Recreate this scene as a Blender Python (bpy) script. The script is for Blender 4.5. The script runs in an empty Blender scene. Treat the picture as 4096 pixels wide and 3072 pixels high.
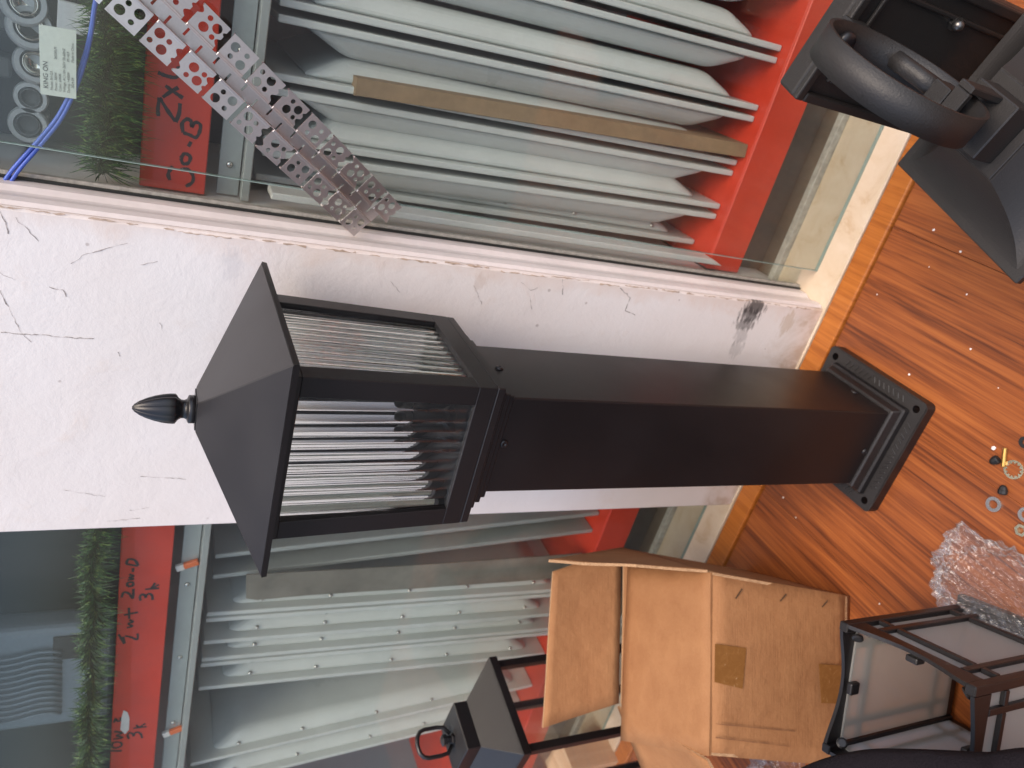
import bpy, bmesh, math, random
from mathutils import Vector as V, Matrix
random.seed(7)
R = math.radians
sc = bpy.context.scene
col = sc.collection

# ------------------------------------------------------------------ camera
CAM = V((0.33395, -0.54991, 0.81506))
FW = V((-0.42389, 0.78377, -0.45393)).normalized()
RT = V((0.86794, 0.49474, 0.04375)).normalized()      # portrait right
UP = RT.cross(FW).normalized()                        # portrait up
FPX = 3016.5
cam = bpy.data.cameras.new('camera'); camo = bpy.data.objects.new('camera', cam); col.objects.link(camo)
cam.sensor_width = 36.0; cam.lens = 36.0 * FPX / 4096.0
cam.clip_start = 0.02; cam.clip_end = 500.0
# the photograph is a portrait shot lying on its side: picture right = down, picture top = right
m = Matrix((-UP, RT, -FW)).transposed().to_4x4(); m.translation = CAM
camo.matrix_world = m
cam.dof.use_dof = True; cam.dof.focus_distance = 0.60; cam.dof.aperture_fstop = 9.0
sc.camera = camo

# ------------------------------------------------------------------ light
world = bpy.data.worlds.new('World'); sc.world = world; world.use_nodes = True
wn = world.node_tree.nodes; wl = world.node_tree.links; wn.clear()
sky = wn.new('ShaderNodeTexSky'); sky.sky_type = 'NISHITA'; sky.sun_disc = False
SUN_EL, SUN_AZ = 64.0, 140.0     # azimuth from +Y, clockwise
sky.sun_elevation = R(SUN_EL); sky.sun_rotation = R(SUN_AZ)
sky.air_density = 0.9; sky.dust_density = 3.2; sky.ozone_density = 0.7
bg = wn.new('ShaderNodeBackground'); bg.inputs['Strength'].default_value = 0.15
wo = wn.new('ShaderNodeOutputWorld')
wl.new(sky.outputs[0], bg.inputs[0]); wl.new(bg.outputs[0], wo.inputs[0])
sun = bpy.data.lights.new('sun', 'SUN'); sun.energy = 1.35; sun.angle = R(40); sun.color = (1.0, 0.83, 0.65)
suno = bpy.data.objects.new('sun', sun); col.objects.link(suno)
sd = V((math.sin(R(SUN_AZ)) * math.cos(R(SUN_EL)), math.cos(R(SUN_AZ)) * math.cos(R(SUN_EL)), math.sin(R(SUN_EL))))
suno.rotation_euler = sd.to_track_quat('Z', 'Y').to_euler(); suno.location = sd * 5
vs = sc.view_settings
vs.view_transform = 'Standard'; vs.look = 'None'; vs.exposure = 0.93; vs.gamma = 1.0; vs.use_curve_mapping = False
sc.cycles.use_denoising = True
sc.cycles.max_bounces = 14; sc.cycles.transmission_bounces = 12; sc.cycles.transparent_max_bounces = 24
sc.cycles.glossy_bounces = 5; sc.cycles.diffuse_bounces = 4
sc.cycles.caustics_reflective = False; sc.cycles.caustics_refractive = False

# ------------------------------------------------------------------ pixel rays (photograph pixels, 4096 x 3072)
def ray(px, py): return FW + RT * ((1536 - py) / FPX) + UP * ((2048 - px) / FPX)
def onax(a, v, px, py):
    d = ray(px, py); return CAM + d * ((v - CAM[a]) / d[a])
def atx(x, px, py): return onax(0, x, px, py)
def aty(y, px, py): return onax(1, y, px, py)
def atz(z, px, py): return onax(2, z, px, py)
def atd(d, px, py): return CAM + ray(px, py) * d
def onpl(P, n, px, py):
    d = ray(px, py); return CAM + d * ((P - CAM).dot(n) / d.dot(n))

# ------------------------------------------------------------------ materials
MATS = {}
class NT:
    def __init__(s, name):
        s.m = bpy.data.materials.new(name); s.m.use_nodes = True
        s.t = s.m.node_tree; s.t.nodes.clear(); s.out = s.n('OutputMaterial'); MATS[name] = s.m
    def n(s, kind, **kw):
        nd = s.t.nodes.new('ShaderNode' + kind)
        for k, v in kw.items(): setattr(nd, k, v)
        return nd
    def l(s, a, b): s.t.links.new(a, b)
    def pos(s, scale=(1, 1, 1), rot=(0, 0, 0)):
        g = s.n('NewGeometry'); mp = s.n('Mapping'); mp.inputs['Scale'].default_value = scale; mp.inputs['Rotation'].default_value = rot
        s.l(g.outputs['Position'], mp.inputs[0]); return mp.outputs[0]
    def noise(s, vec, scale, detail=3, rough=0.55, dist=0.0):
        nd = s.n('TexNoise'); nd.inputs['Scale'].default_value = scale; nd.inputs['Detail'].default_value = detail
        nd.inputs['Roughness'].default_value = rough; nd.inputs['Distortion'].default_value = dist
        if vec is not None: s.l(vec, nd.inputs['Vector'])
        return nd.outputs['Fac']
    def ramp(s, fac, stops):
        r = s.n('ValToRGB'); e = r.color_ramp.elements
        while len(e) < len(stops): e.new(0.5)
        for i, (p, c) in enumerate(stops):
            e[i].position = p; e[i].color = (*c, 1) if len(c) == 3 else c
        s.l(fac, r.inputs[0]); return r.outputs[0]
    def mix(s, fac, a, b, mode='MIX'):
        x = s.n('MixRGB', blend_type=mode)
        for i, v in ((0, fac), (1, a), (2, b)):
            if hasattr(v, 'is_linked') or hasattr(v, 'links'): s.l(v, x.inputs[i])
            elif i == 0: x.inputs[0].default_value = v
            else: x.inputs[i].default_value = (*v, 1)
        return x.outputs[0]
    def bump(s, h, strength, dist=0.001, normal=None):
        b = s.n('Bump'); b.inputs['Strength'].default_value = strength; b.inputs['Distance'].default_value = dist
        s.l(h, b.inputs['Height'])
        if normal is not None: s.l(normal, b.inputs['Normal'])
        return b.outputs[0]
    def bsdf(s, color=None, rough=0.5, metal=0.0, normal=None, spec=0.5, link=True, **kw):
        p = s.n('BsdfPrincipled')
        if hasattr(color, 'links'): s.l(color, p.inputs['Base Color'])
        elif color is not None: p.inputs['Base Color'].default_value = (*color, 1)
        if hasattr(rough, 'links'): s.l(rough, p.inputs['Roughness'])
        else: p.inputs['Roughness'].default_value = rough
        p.inputs['Metallic'].default_value = metal; p.inputs['Specular IOR Level'].default_value = spec
        if normal is not None: s.l(normal, p.inputs['Normal'])
        for k, v in kw.items(): p.inputs[k].default_value = v
        if link: s.l(p.outputs[0], s.out.inputs[0])
        return p.outputs[0]
    def math(s, op, a, b=None, clamp=False):
        x = s.n('Math', operation=op); x.use_clamp = clamp
        for i, v in ((0, a), (1, b)):
            if v is None: continue
            if hasattr(v, 'links'): s.l(v, x.inputs[i])
            else: x.inputs[i].default_value = v
        return x.outputs[0]

def simple(name, color, rough=0.5, metal=0.0, grain=0.06, gscale=300, bump=0.0, bdist=0.0005, spec=0.5, blotch=0.06, **kw):
    t = NT(name); p = t.pos()
    n1 = t.noise(p, gscale, 2); n2 = t.noise(p, 14, 4)
    c1 = t.mix(t.ramp(n2, [(0.3, (0, 0, 0)), (0.7, (1, 1, 1))]), tuple(c * (1 - blotch) for c in color), tuple(min(1, c * (1 + blotch)) for c in color))
    c = t.mix(t.ramp(n1, [(0.35, (0, 0, 0)), (0.65, (1, 1, 1))]), t.mix(1.0, c1, (1 - grain,) * 3, 'MULTIPLY'), c1)
    rr = t.ramp(n2, [(0.3, (max(0, rough - .06),) * 3), (0.7, (min(1, rough + .06),) * 3)])
    t.bsdf(c, rr, metal, t.bump(n1, bump, bdist) if bump else None, spec, **kw)
    return t.m

def black_paint(name, base=(0.0050, 0.0043, 0.0050), rough=0.38, bump=0.12, scale=1400):
    t = NT(name); p = t.pos()
    n1 = t.noise(p, scale, 2); n2 = t.noise(p, 9, 4); n3 = t.noise(p, 420, 2)
    c = t.mix(t.ramp(n2, [(0.35, (0, 0, 0)), (0.75, (1, 1, 1))]), base, tuple(b * 1.35 for b in base))
    dust = t.ramp(n3, [(0.70, (0, 0, 0)), (0.76, (0.25, 0.25, 0.25))])
    c = t.mix(dust, c, (0.05, 0.047, 0.047))
    g = t.n('NewGeometry'); sp = t.n('SeparateXYZ'); t.l(g.outputs['Normal'], sp.inputs[0])      # upward faces painted lighter, standing in for light from above
    sky_lift = t.math('MULTIPLY', t.math('MAXIMUM', sp.outputs[2], 0.0), t.ramp(n2, [(0.25, (0.45,) * 3), (0.75, (0.75,) * 3)]))
    c = t.mix(sky_lift, c, (0.034, 0.0315, 0.031))
    rr = t.ramp(n2, [(0.3, (rough - .05,) * 3), (0.7, (rough + .07,) * 3)])
    t.bsdf(c, rr, 0.0, t.bump(n1, bump, 0.0007), 0.5)
    return t.m
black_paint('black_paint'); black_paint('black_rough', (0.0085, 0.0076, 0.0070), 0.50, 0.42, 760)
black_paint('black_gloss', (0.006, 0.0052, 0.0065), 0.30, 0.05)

def plaster():
    t = NT('plaster'); p = t.pos()
    n_l = t.noise(p, 3.2, 5, 0.6); n_m = t.noise(p, 22, 5, 0.65, 0.4); n_f = t.noise(p, 190, 4, 0.7)
    c = t.mix(t.ramp(n_l, [(0.35, (0, 0, 0)), (0.68, (1, 1, 1))]), (0.775, 0.735, 0.715), (0.83, 0.815, 0.815))
    c = t.mix(t.ramp(n_m, [(0.60, (0, 0, 0)), (0.80, (0.35, 0.35, 0.35))]), c, (0.70, 0.58, 0.49))
    sep = t.n('SeparateXYZ'); t.l(p, sep.inputs[0])
    # warm brown tint along the foot of the wall and the right hand edge
    foot = t.ramp(t.math('ADD', sep.outputs[2], t.math('MULTIPLY', t.math('SUBTRACT', n_m, 0.5), 0.16)), [(0.012, (0.8,) * 3), (0.03, (0.35,) * 3), (0.065, (0, 0, 0))])
    c = t.mix(foot, c, (0.50, 0.40, 0.31))
    edge = t.ramp(t.math('ADD', sep.outputs[0], t.math('MULTIPLY', t.math('SUBTRACT', n_m, 0.5), 0.06)), [(0.085, (0, 0, 0)), (0.104, (0.30,) * 3)])
    c = t.mix(edge, c, (0.66, 0.47, 0.36))
    # soot smear by the right hand edge near the floor
    n_s = t.noise(t.pos((70, 1, 260)), 1, 4, 0.65)
    def blob(px, pz, rx, rz, col_, amt, cc):
        dx = t.math('DIVIDE', t.math('SUBTRACT', sep.outputs[0], px), rx); dz = t.math('DIVIDE', t.math('SUBTRACT', sep.outputs[2], pz), rz)
        dd = t.math('SQRT', t.math('ADD', t.math('MULTIPLY', dx, dx), t.math('MULTIPLY', dz, dz)))
        dd = t.math('ADD', dd, t.math('MULTIPLY', t.math('SUBTRACT', n_s, 0.5), 2.4))
        return t.mix(t.ramp(dd, [(0.55, (amt,) * 3), (1.0, (0, 0, 0))]), cc, col_)
    for (q, rx, rz, a) in (((3020, 1228), .013, .020, .85), ((2998, 1262), .012, .020, .75), ((2980, 1296), .010, .018, .6), ((2965, 1345), .016, .012, .28), ((2945, 1395), .014, .012, .22)):
        P = aty(.12, *q); c = blob(P.x, P.z, rx, rz, (0.05, 0.045, 0.045), a, c)
    for (q, rx, rz, a, cl) in (((1920, 1130), .012, .008, .22, (0.42, 0.27, 0.17)), ((3150, 1290), .02, .012, .4, (0.45, 0.32, 0.18)), ((1020, 2060), .02, .005, .3, (0.4, 0.33, 0.3)), ((2990, 1960), .03, .03, .35, (0.42, 0.34, 0.28)), ((930, 1060), .02, .01, .25, (.45, .45, .48))):
        P = aty(.12, *q); c = blob(P.x, P.z, rx, rz, cl, a, c)
    # small dark specks
    sp = t.n('TexVoronoi'); sp.inputs['Scale'].default_value = 26; t.l(p, sp.inputs['Vector'])
    c = t.mix(t.ramp(t.math('ADD', sp.outputs['Distance'], t.math('MULTIPLY', t.noise(p, 60, 2), 0.12)), [(0.085, (0.55,) * 3), (0.11, (0, 0, 0))]), c, (0.36, 0.30, 0.28))
    b1 = t.bump(n_f, 0.24, 0.0010); b2 = t.bump(n_m, 0.20, 0.004, b1)
    t.bsdf(c, 0.62, 0, b2, 0.35)
plaster()

def wood(name, c0, c1, c2, rough=0.33, gs=1.0):
    t = NT(name); oi = t.n('ObjectInfo')
    off = t.n('CombineXYZ'); t.l(t.math('MULTIPLY', oi.outputs['Random'], 7.0), off.inputs[1]); t.l(t.math('MULTIPLY', oi.outputs['Random'], 3.0), off.inputs[0])
    g = t.n('NewGeometry'); va = t.n('VectorMath', operation='ADD'); t.l(g.outputs['Position'], va.inputs[0]); t.l(off.outputs[0], va.inputs[1])
    def mp(sx, sy):
        q = t.n('Mapping'); q.inputs['Scale'].default_value = (sx * gs, sy * gs, 1); t.l(va.outputs[0], q.inputs[0]); return q.outputs[0]
    broad = t.noise(mp(16, 1.8), 1, 4, 0.6, 1.6)
    mid = t.noise(mp(105, 3.4), 1, 5, 0.7, 0.7)
    fine = t.noise(mp(300, 4.5), 1, 4, 0.7, 0.3)
    ring = t.n('TexWave', wave_type='BANDS', bands_direction='X'); ring.inputs['Scale'].default_value = 2.2; ring.inputs['Distortion'].default_value = 6
    ring.inputs['Detail'].default_value = 3; ring.inputs['Detail Scale'].default_value = 1.2; t.l(mp(5, .8), ring.inputs['Vector'])
    f = t.math('ADD', t.math('MULTIPLY', broad, 0.32), t.math('ADD', t.math('MULTIPLY', mid, 0.54), t.math('MULTIPLY', ring.outputs['Fac'], 0.07)))
    f = t.math('ADD', f, t.math('MULTIPLY', t.math('SUBTRACT', fine, 0.5), 0.60))
    c = t.ramp(f, [(0.33, c0), (0.47, c1), (0.62, c2)])
    rr = t.ramp(mid, [(0.3, (rough,) * 3), (0.7, (rough + .12,) * 3)])
    t.bsdf(c, rr, 0, t.bump(fine, 0.10, 0.0004), 0.5)
wood('wood_floor', (0.105, 0.028, 0.010), (0.245, 0.068, 0.018), (0.35, 0.110, 0.028))
wood('wood_edging', (0.30, 0.090, 0.016), (0.40, 0.128, 0.022), (0.46, 0.158, 0.030), 0.3, 1.6)
wood('wood_raw', (0.42, 0.27, 0.15), (0.55, 0.38, 0.23), (0.62, 0.46, 0.30), 0.6)

def marble():
    t = NT('sill_stone'); p = t.pos()
    n = t.noise(p, 26, 5, 0.65, 0.6); n2 = t.noise(p, 140, 3)
    c = t.ramp(n, [(0.28, (0.50, 0.37, 0.24)), (0.42, (0.60, 0.49, 0.36)), (0.65, (0.65, 0.55, 0.43))])
    t.bsdf(c, 0.4, 0, t.bump(n2, 0.2, 0.0006), 0.45)
marble()

def cardboard():
    t = NT('cardboard'); p = t.pos()
    fl = t.noise(t.pos((30, 30, 700)), 1, 2); n = t.noise(p, 30, 4); nf = t.noise(p, 500, 3)
    c = t.mix(t.ramp(n, [(0.3, (0, 0, 0)), (0.7, (1, 1, 1))]), (0.275, 0.125, 0.052), (0.335, 0.162, 0.070))
    c = t.mix(t.ramp(nf, [(0.3, (0.0,) * 3), (0.75, (0.35,) * 3)]), c, (0.37, 0.195, 0.095))
    t.bsdf(c, 0.75, 0, t.bump(fl, 0.35, 0.0012, t.bump(n, 0.5, 0.006)), 0.2)
    t2 = NT('cardboard_edge'); w = t2.noise(t2.pos((900, 900, 60)), 1, 2)
    t2.bsdf(t2.ramp(w, [(0.35, (0.30, 0.17, 0.085)), (0.65, (0.50, 0.31, 0.17))]), 0.85)
cardboard()

def tape():
    t = NT('tape'); p = t.pos(); n = t.noise(p, 90, 4, 0.7, 1.0)
    t.bsdf(t.ramp(n, [(0.45, (0.215, 0.095, 0.028)), (0.64, (0.25, 0.115, 0.036)), (0.72, (0.46, 0.33, 0.20))]), 0.25, 0, t.bump(n, 0.4, 0.001))
tape()

def thin_glass(name, tint, extra=0.0, dust=0.010):
    t = NT(name); lw_ = t.n('LayerWeight'); lw_.inputs[0].default_value = 0.5
    frs = t.math('ADD', 0.042, t.math('MULTIPLY', t.math('POWER', lw_.outputs['Facing'], 5.0), 0.95))
    tr = t.n('BsdfTransparent'); tr.inputs[0].default_value = (*tint, 1)
    gl = t.n('BsdfGlossy'); gl.inputs['Roughness'].default_value = 0.015
    df = t.n('BsdfDiffuse'); df.inputs[0].default_value = (0.7, 0.68, 0.66, 1)
    sm = t.ramp(t.noise(t.pos((5, 5, 2)), 4, 5, 0.7, 0.8), [(0.4, (dust * .3,) * 3), (0.75, (dust * 1.6,) * 3)])
    sp = t.ramp(t.noise(t.pos(), 700, 1), [(0.80, (0, 0, 0)), (0.84, (0.6,) * 3)])
    m0 = t.n('MixShader'); t.l(t.math('ADD', sm, sp, True), m0.inputs[0]); t.l(tr.outputs[0], m0.inputs[1]); t.l(df.outputs[0], m0.inputs[2])
    m1 = t.n('MixShader'); t.l(t.math('ADD', frs, extra, True), m1.inputs[0]); t.l(m0.outputs[0], m1.inputs[1]); t.l(gl.outputs[0], m1.inputs[2])
    t.l(m1.outputs[0], t.out.inputs[0])
thin_glass('window_glass', (0.95, 0.975, 0.96)); thin_glass('clear_glass', (0.985, 0.99, 0.985), 0, 0.006)
def glass_edge():
    t = NT('glass_edge'); t.bsdf((0.30, 0.40, 0.37), 0.15, 0, None, 0.6)
glass_edge()
def rib_glass():
    t = NT('ribbed_glass'); g = t.n('BsdfGlass'); g.inputs['Roughness'].default_value = 0.0; g.inputs['IOR'].default_value = 1.48
    g.inputs['Color'].default_value = (0.985, 0.995, 0.99, 1); t.l(g.outputs[0], t.out.inputs[0])
rib_glass()
def frosted():
    t = NT('frosted_glass'); d = t.n('BsdfDiffuse'); d.inputs[0].default_value = (0.66, 0.66, 0.63, 1)
    tl = t.n('BsdfTranslucent'); tl.inputs[0].default_value = (0.72, 0.72, 0.69, 1)
    tr = t.n('BsdfTransparent'); gl = t.n('BsdfGlossy'); gl.inputs['Roughness'].default_value = 0.25
    a = t.n('MixShader'); a.inputs[0].default_value = 0.60; t.l(d.outputs[0], a.inputs[1]); t.l(tl.outputs[0], a.inputs[2])
    b = t.n('MixShader'); b.inputs[0].default_value = 0.38; t.l(a.outputs[0], b.inputs[1]); t.l(tr.outputs[0], b.inputs[2])
    c = t.n('MixShader'); c.inputs[0].default_value = 0.06; t.l(b.outputs[0], c.inputs[1]); t.l(gl.outputs[0], c.inputs[2])
    t.l(c.outputs[0], t.out.inputs[0])
frosted()
def film():
    t = NT('plastic_film'); lw = t.n('LayerWeight'); lw.inputs[0].default_value = 0.35
    n = t.noise(t.pos(), 60, 4, 0.6, 1.2); bp = t.bump(n, 0.6, 0.006)
    tr = t.n('BsdfTransparent'); tr.inputs[0].default_value = (0.97, 0.97, 0.98, 1)
    gl = t.n('BsdfGlossy'); gl.inputs['Roughness'].default_value = 0.12; t.l(bp, gl.inputs['Normal'])
    df = t.n('BsdfDiffuse'); df.inputs[0].default_value = (0.8, 0.8, 0.82, 1)
    a = t.n('MixShader'); a.inputs[0].default_value = 0.06; t.l(tr.outputs[0], a.inputs[1]); t.l(df.outputs[0], a.inputs[2])
    b = t.n('MixShader'); t.l(t.math('ADD', t.math('MULTIPLY', lw.outputs['Facing'], 0.30), 0.06), b.inputs[0]); t.l(a.outputs[0], b.inputs[1]); t.l(gl.outputs[0], b.inputs[2])
    t.l(b.outputs[0], t.out.inputs[0])
film()

simple('red_board', (0.62, 0.044, 0.018), 0.38, 0, 0.05, 200, 0.03, blotch=0.10)
simple('marker_ink', (0.035, 0.018, 0.016), 0.6)
simple('steel_white', (0.60, 0.62, 0.60), 0.33, 0.0, 0.03, 250, 0.03, blotch=0.05)
simple('steel_grey', (0.40, 0.42, 0.41), 0.38, 0.25, 0.04, 250, 0.03)
simple('dark_steel', (0.16, 0.155, 0.15), 0.30, 0.9)
simple('zinc', (0.62, 0.60, 0.57), 0.28, 0.9, 0.06, 600, 0.05)
simple('aluminium', (0.72, 0.69, 0.68), 0.36, 0.85, 0.05, 500, 0.05, blotch=0.04)
simple('brass', (0.48, 0.30, 0.09), 0.34, 0.9, 0.05, 500, 0.05)
simple('yellow_zinc', (0.80, 0.74, 0.52), 0.22, 0.85, 0.05, 500)
simple('dark_interior', (0.028, 0.024, 0.026), 0.55, 0, 0.1, 60)
simple('interior_grey', (0.20, 0.19, 0.18), 0.6)
simple('cabinet_brown', (0.16, 0.13, 0.10), 0.55, 0, 0.08, 80, blotch=0.15)
simple('grey_card', (0.20, 0.185, 0.155), 0.5, 0, .1, 60, blotch=.25)
simple('kraft_sheet', (0.27, 0.18, 0.10), 0.7, 0, 0.1, 120, 0.1, 0.001, blotch=0.18)
simple('silicone', (0.45, 0.43, 0.38), 0.6, 0, 0.25, 160, 0.5, 0.002)
simple('white_plastic', (0.74, 0.72, 0.70), 0.35)
simple('pale_trim', (0.76, 0.70, 0.68), 0.45, 0, 0.05, 120, 0.12, 0.0008, blotch=0.06)
simple('crack_line', (0.50, 0.45, 0.43), 0.9, 0, 0.5, 500)
simple('card_crease', (0.20, 0.085, 0.036), 0.8)
simple('slit_dark', (0.09, 0.045, 0.02), 0.9)
simple('paint_chip', (0.60, 0.46, 0.36), 0.9, 0, 0.3, 200)
simple('label_paper', (0.62, 0.66, 0.60), 0.5)
simple('label_ink', (0.05, 0.055, 0.06), 0.6)
simple('blue_cable', (0.06, 0.13, 0.55), 0.4)
simple('orange_plastic', (0.75, 0.16, 0.04), 0.4)
simple('black_cloth', (0.010, 0.0075, 0.010), 0.95, 0, 0.35, 900, 0.8, 0.001, 0.15)
simple('foam', (0.85, 0.83, 0.82), 0.7)
simple('black_rubber', (0.012, 0.012, 0.013), 0.5)
simple('pavement', (0.09, 0.09, 0.095), 0.8, 0, 0.1, 40)
simple('flood_grey', (0.20, 0.23, 0.27), 0.4, 0.2)
simple('reflector', (0.75, 0.70, 0.62), 0.12, 0.9)
simple('dark_gasket', (0.012, 0.014, 0.013), 0.5)
def tinsel_mat():
    t = NT('tinsel'); oi = t.noise(t.pos(), 130, 2)
    t.bsdf(t.ramp(oi, [(0.42, (0.012, 0.045, 0.016)), (0.56, (0.036, 0.115, 0.030)), (0.68, (0.19, 0.28, 0.07))]), 0.45)
tinsel_mat()

# ------------------------------------------------------------------ object helpers
def root_of(o):
    while o.parent: o = o.parent
    return o
def thing(name, label, cat, loc, group=None):
    o = bpy.data.objects.new(name, None); col.objects.link(o); o.location = loc; o.empty_display_size = 0.02
    o['label'] = label; o['category'] = cat
    if group: o['group'] = group
    return o
def tag(o, label, cat, group=None):
    o['label'] = label; o['category'] = cat
    if group: o['group'] = group
    return o
def obj(name, bm, mat, parent=None, loc=None, smooth=False, label=None):
    """bm holds world coordinates; the origin goes to loc or, for a part, to its thing."""
    me = bpy.data.meshes.new(name)
    if smooth:
        for f in bm.faces: f.smooth = True
    o = bpy.data.objects.new(name, me)
    org = V(root_of(parent).location) if parent else V(loc if loc is not None else (0, 0, 0))
    bmesh.ops.translate(bm, verts=bm.verts, vec=-org)
    bm.normal_update(); bm.to_mesh(me); bm.free()
    for mm in (mat if isinstance(mat, (list, tuple)) else [mat]): me.materials.append(MATS[mm])
    col.objects.link(o)
    if parent: o.parent = parent
    else: o.location = org
    if label: o['label'] = label
    return o
def struct(name, bm, mat, loc=(0, 0, 0), smooth=False):
    o = obj(name, bm, mat, None, loc, smooth); o['kind'] = 'structure'; return o
def B(): return bmesh.new()
def add_hex(bm, p, bevel=0.0, seg=1):
    """p: 8 corners, bottom 0-3 counter-clockwise, top 4-7"""
    v = [bm.verts.new(q) for q in p]
    fs = [bm.faces.new([v[i] for i in f]) for f in ((3, 2, 1, 0), (4, 5, 6, 7), (0, 1, 5, 4), (1, 2, 6, 5), (2, 3, 7, 6), (3, 0, 4, 7))]
    if bevel:
        es = list({e for f in fs for e in f.edges})
        bmesh.ops.bevel(bm, geom=es, offset=bevel, segments=seg, profile=0.5, affect='EDGES', clamp_overlap=True)
    return bm
def box(bm, lo, hi, bevel=0.0, seg=1):
    (a, b, c), (d, e, f) = lo, hi
    return add_hex(bm, [(a, b, c), (d, b, c), (d, e, c), (a, e, c), (a, b, f), (d, b, f), (d, e, f), (a, e, f)], bevel, seg)
def obox(bm, c, ax, ay, az, h, bevel=0.0, seg=1):
    """oriented box: centre, three unit axes, half sizes"""
    c = V(c); ax, ay, az = V(ax) * h[0], V(ay) * h[1], V(az) * h[2]
    return add_hex(bm, [c - ax - ay - az, c + ax - ay - az, c + ax + ay - az, c - ax + ay - az, c - ax - ay + az, c + ax - ay + az, c + ax + ay + az, c - ax + ay + az], bevel, seg)
def frustum(bm, c, h0, z0, h1, z1, bevel=0.0, ax=V((1, 0, 0)), ay=V((0, 1, 0))):
    c = V(c)
    def q(h, z): return [c + ax * (sx * h) + ay * (sy * h) + V((0, 0, z)) for sx, sy in ((-1, -1), (1, -1), (1, 1), (-1, 1))]
    return add_hex(bm, q(h0, z0) + q(h1, z1), bevel)
def lathe(bm, prof, c=(0, 0, 0), axis=(0, 0, 1), seg=24, rmod=None, caps=True):
    c = V(c); az = V(axis).normalized(); ax = az.orthogonal().normalized(); ay = az.cross(ax)
    rings = []
    for r, z in prof:
        ring = []
        for i in range(seg):
            a = 2 * math.pi * i / seg; rr = r * (rmod(a, z) if rmod else 1)
            ring.append(bm.verts.new(c + az * z + ax * (rr * math.cos(a)) + ay * (rr * math.sin(a))))
        rings.append(ring)
    for a, b in zip(rings, rings[1:]):
        for i in range(seg): bm.faces.new((a[i], a[(i + 1) % seg], b[(i + 1) % seg], b[i]))
    if caps:
        bm.faces.new(list(reversed(rings[0]))); bm.faces.new(rings[-1])
    return bm
def tube(bm, pts, r, seg=10, caps=True):
    pts = [V(p) for p in pts]; rings = []; nrm = None
    for i, p in enumerate(pts):
        t = (pts[min(i + 1, len(pts) - 1)] - pts[max(i - 1, 0)]).normalized()
        nrm = t.orthogonal().normalized() if nrm is None else (nrm - t * nrm.dot(t)).normalized()
        bn = t.cross(nrm); rr = r[i] if isinstance(r, (list, tuple)) else r
        rings.append([bm.verts.new(p + nrm * (rr * math.cos(2 * math.pi * k / seg)) + bn * (rr * math.sin(2 * math.pi * k / seg))) for k in range(seg)])
    for a, b in zip(rings, rings[1:]):
        for k in range(seg): bm.faces.new((a[k], a[(k + 1) % seg], b[(k + 1) % seg], b[k]))
    if caps:
        bm.faces.new(list(reversed(rings[0]))); bm.faces.new(rings[-1])
    return bm
def smooth_path(pts, n=8):
    pts = [V(p) for p in pts]; out = []
    for i in range(len(pts) - 1):
        p0, p1, p2, p3 = pts[max(i - 1, 0)], pts[i], pts[i + 1], pts[min(i + 2, len(pts) - 1)]
        for k in range(n):
            t = k / n
            out.append(0.5 * ((2 * p1) + (p2 - p0) * t + (2 * p0 - 5 * p1 + 4 * p2 - p3) * t * t + (3 * p1 - p0 - 3 * p2 + p3) * t ** 3))
    return out + [pts[-1]]
def plate(bm, outline, n, th, holes=()):
    """flat sheet with holes: outline and holes are lists of points in one plane; n its normal"""
    edges = []
    for loop in [outline] + list(holes):
        vs_ = [bm.verts.new(q) for q in loop]
        edges += [bm.edges.new((vs_[i], vs_[(i + 1) % len(vs_)])) for i in range(len(vs_))]
    r = bmesh.ops.triangle_fill(bm, use_beauty=True, use_dissolve=False, edges=edges, normal=n)
    fs = [g for g in r['geom'] if isinstance(g, bmesh.types.BMFace)]
    ex = bmesh.ops.extrude_face_region(bm, geom=fs)
    bmesh.ops.translate(bm, verts=[g for g in ex['geom'] if isinstance(g, bmesh.types.BMVert)], vec=V(n).normalized() * th)
    bmesh.ops.recalc_face_normals(bm, faces=bm.faces)
    return bm
def strokes(bm, lines, n, w, lift, rag=0.2):
    """flat ribbons along polylines lying in a plane with normal n (n towards the viewer)"""
    n = V(n).normalized()
    for pts in lines:
        pts = [V(p) + n * lift for p in pts]; L = []; Rr = []
        for i, p in enumerate(pts):
            t = (pts[min(i + 1, len(pts) - 1)] - pts[max(i - 1, 0)]).normalized(); s = n.cross(t) * (w / 2 * max(0.06, 1 + rag * random.uniform(-1, 1)))
            L.append(bm.verts.new(p + s)); Rr.append(bm.verts.new(p - s))
        for i in range(len(pts) - 1): bm.faces.new((L[i], Rr[i], Rr[i + 1], L[i + 1]))
    return bm
def copy_tree(o, parent=None, dloc=None):
    c = o.copy(); col.objects.link(c); c.parent = parent
    if dloc is not None: c.location = dloc
    for ch in [x for x in bpy.data.objects if x.parent == o]: copy_tree(ch, c)
    return c

# ================================================================== THE SETTING
WY = 0.12            # face of the pillar
bm = B(); box(bm, (-1.9, -0.80, -0.03), (1.9, 0.30, -0.006)); floor = struct('floor', bm, 'wood_floor')
PW = 0.1965; x0 = 0.2325 - 10 * PW
for i in range(19):
    bm = B(); a = x0 + i * PW
    box(bm, (a + .00015, -0.79, -0.006), (a + PW - .00015, 0.0850, 0.0), 0.0003)
    obj('plank', bm, 'wood_floor', floor)
bm = B(); box(bm, (-40, -60, -0.5), (40, -0.81, -0.16)); struct('pavement', bm, 'pavement')
# wooden edging strip in front of the sill
bm = B(); box(bm, (-1.9, 0.0862, -0.004), (1.9, 0.1165, 0.0055), 0.0022, 3); struct('floor_edging', bm, 'wood_edging')
# stone sill
bm = B(); box(bm, (-1.9, 0.1175, -0.004), (1.9, 0.2150, 0.0070), 0.001); struct('window_sill', bm, 'sill_stone')

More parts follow.
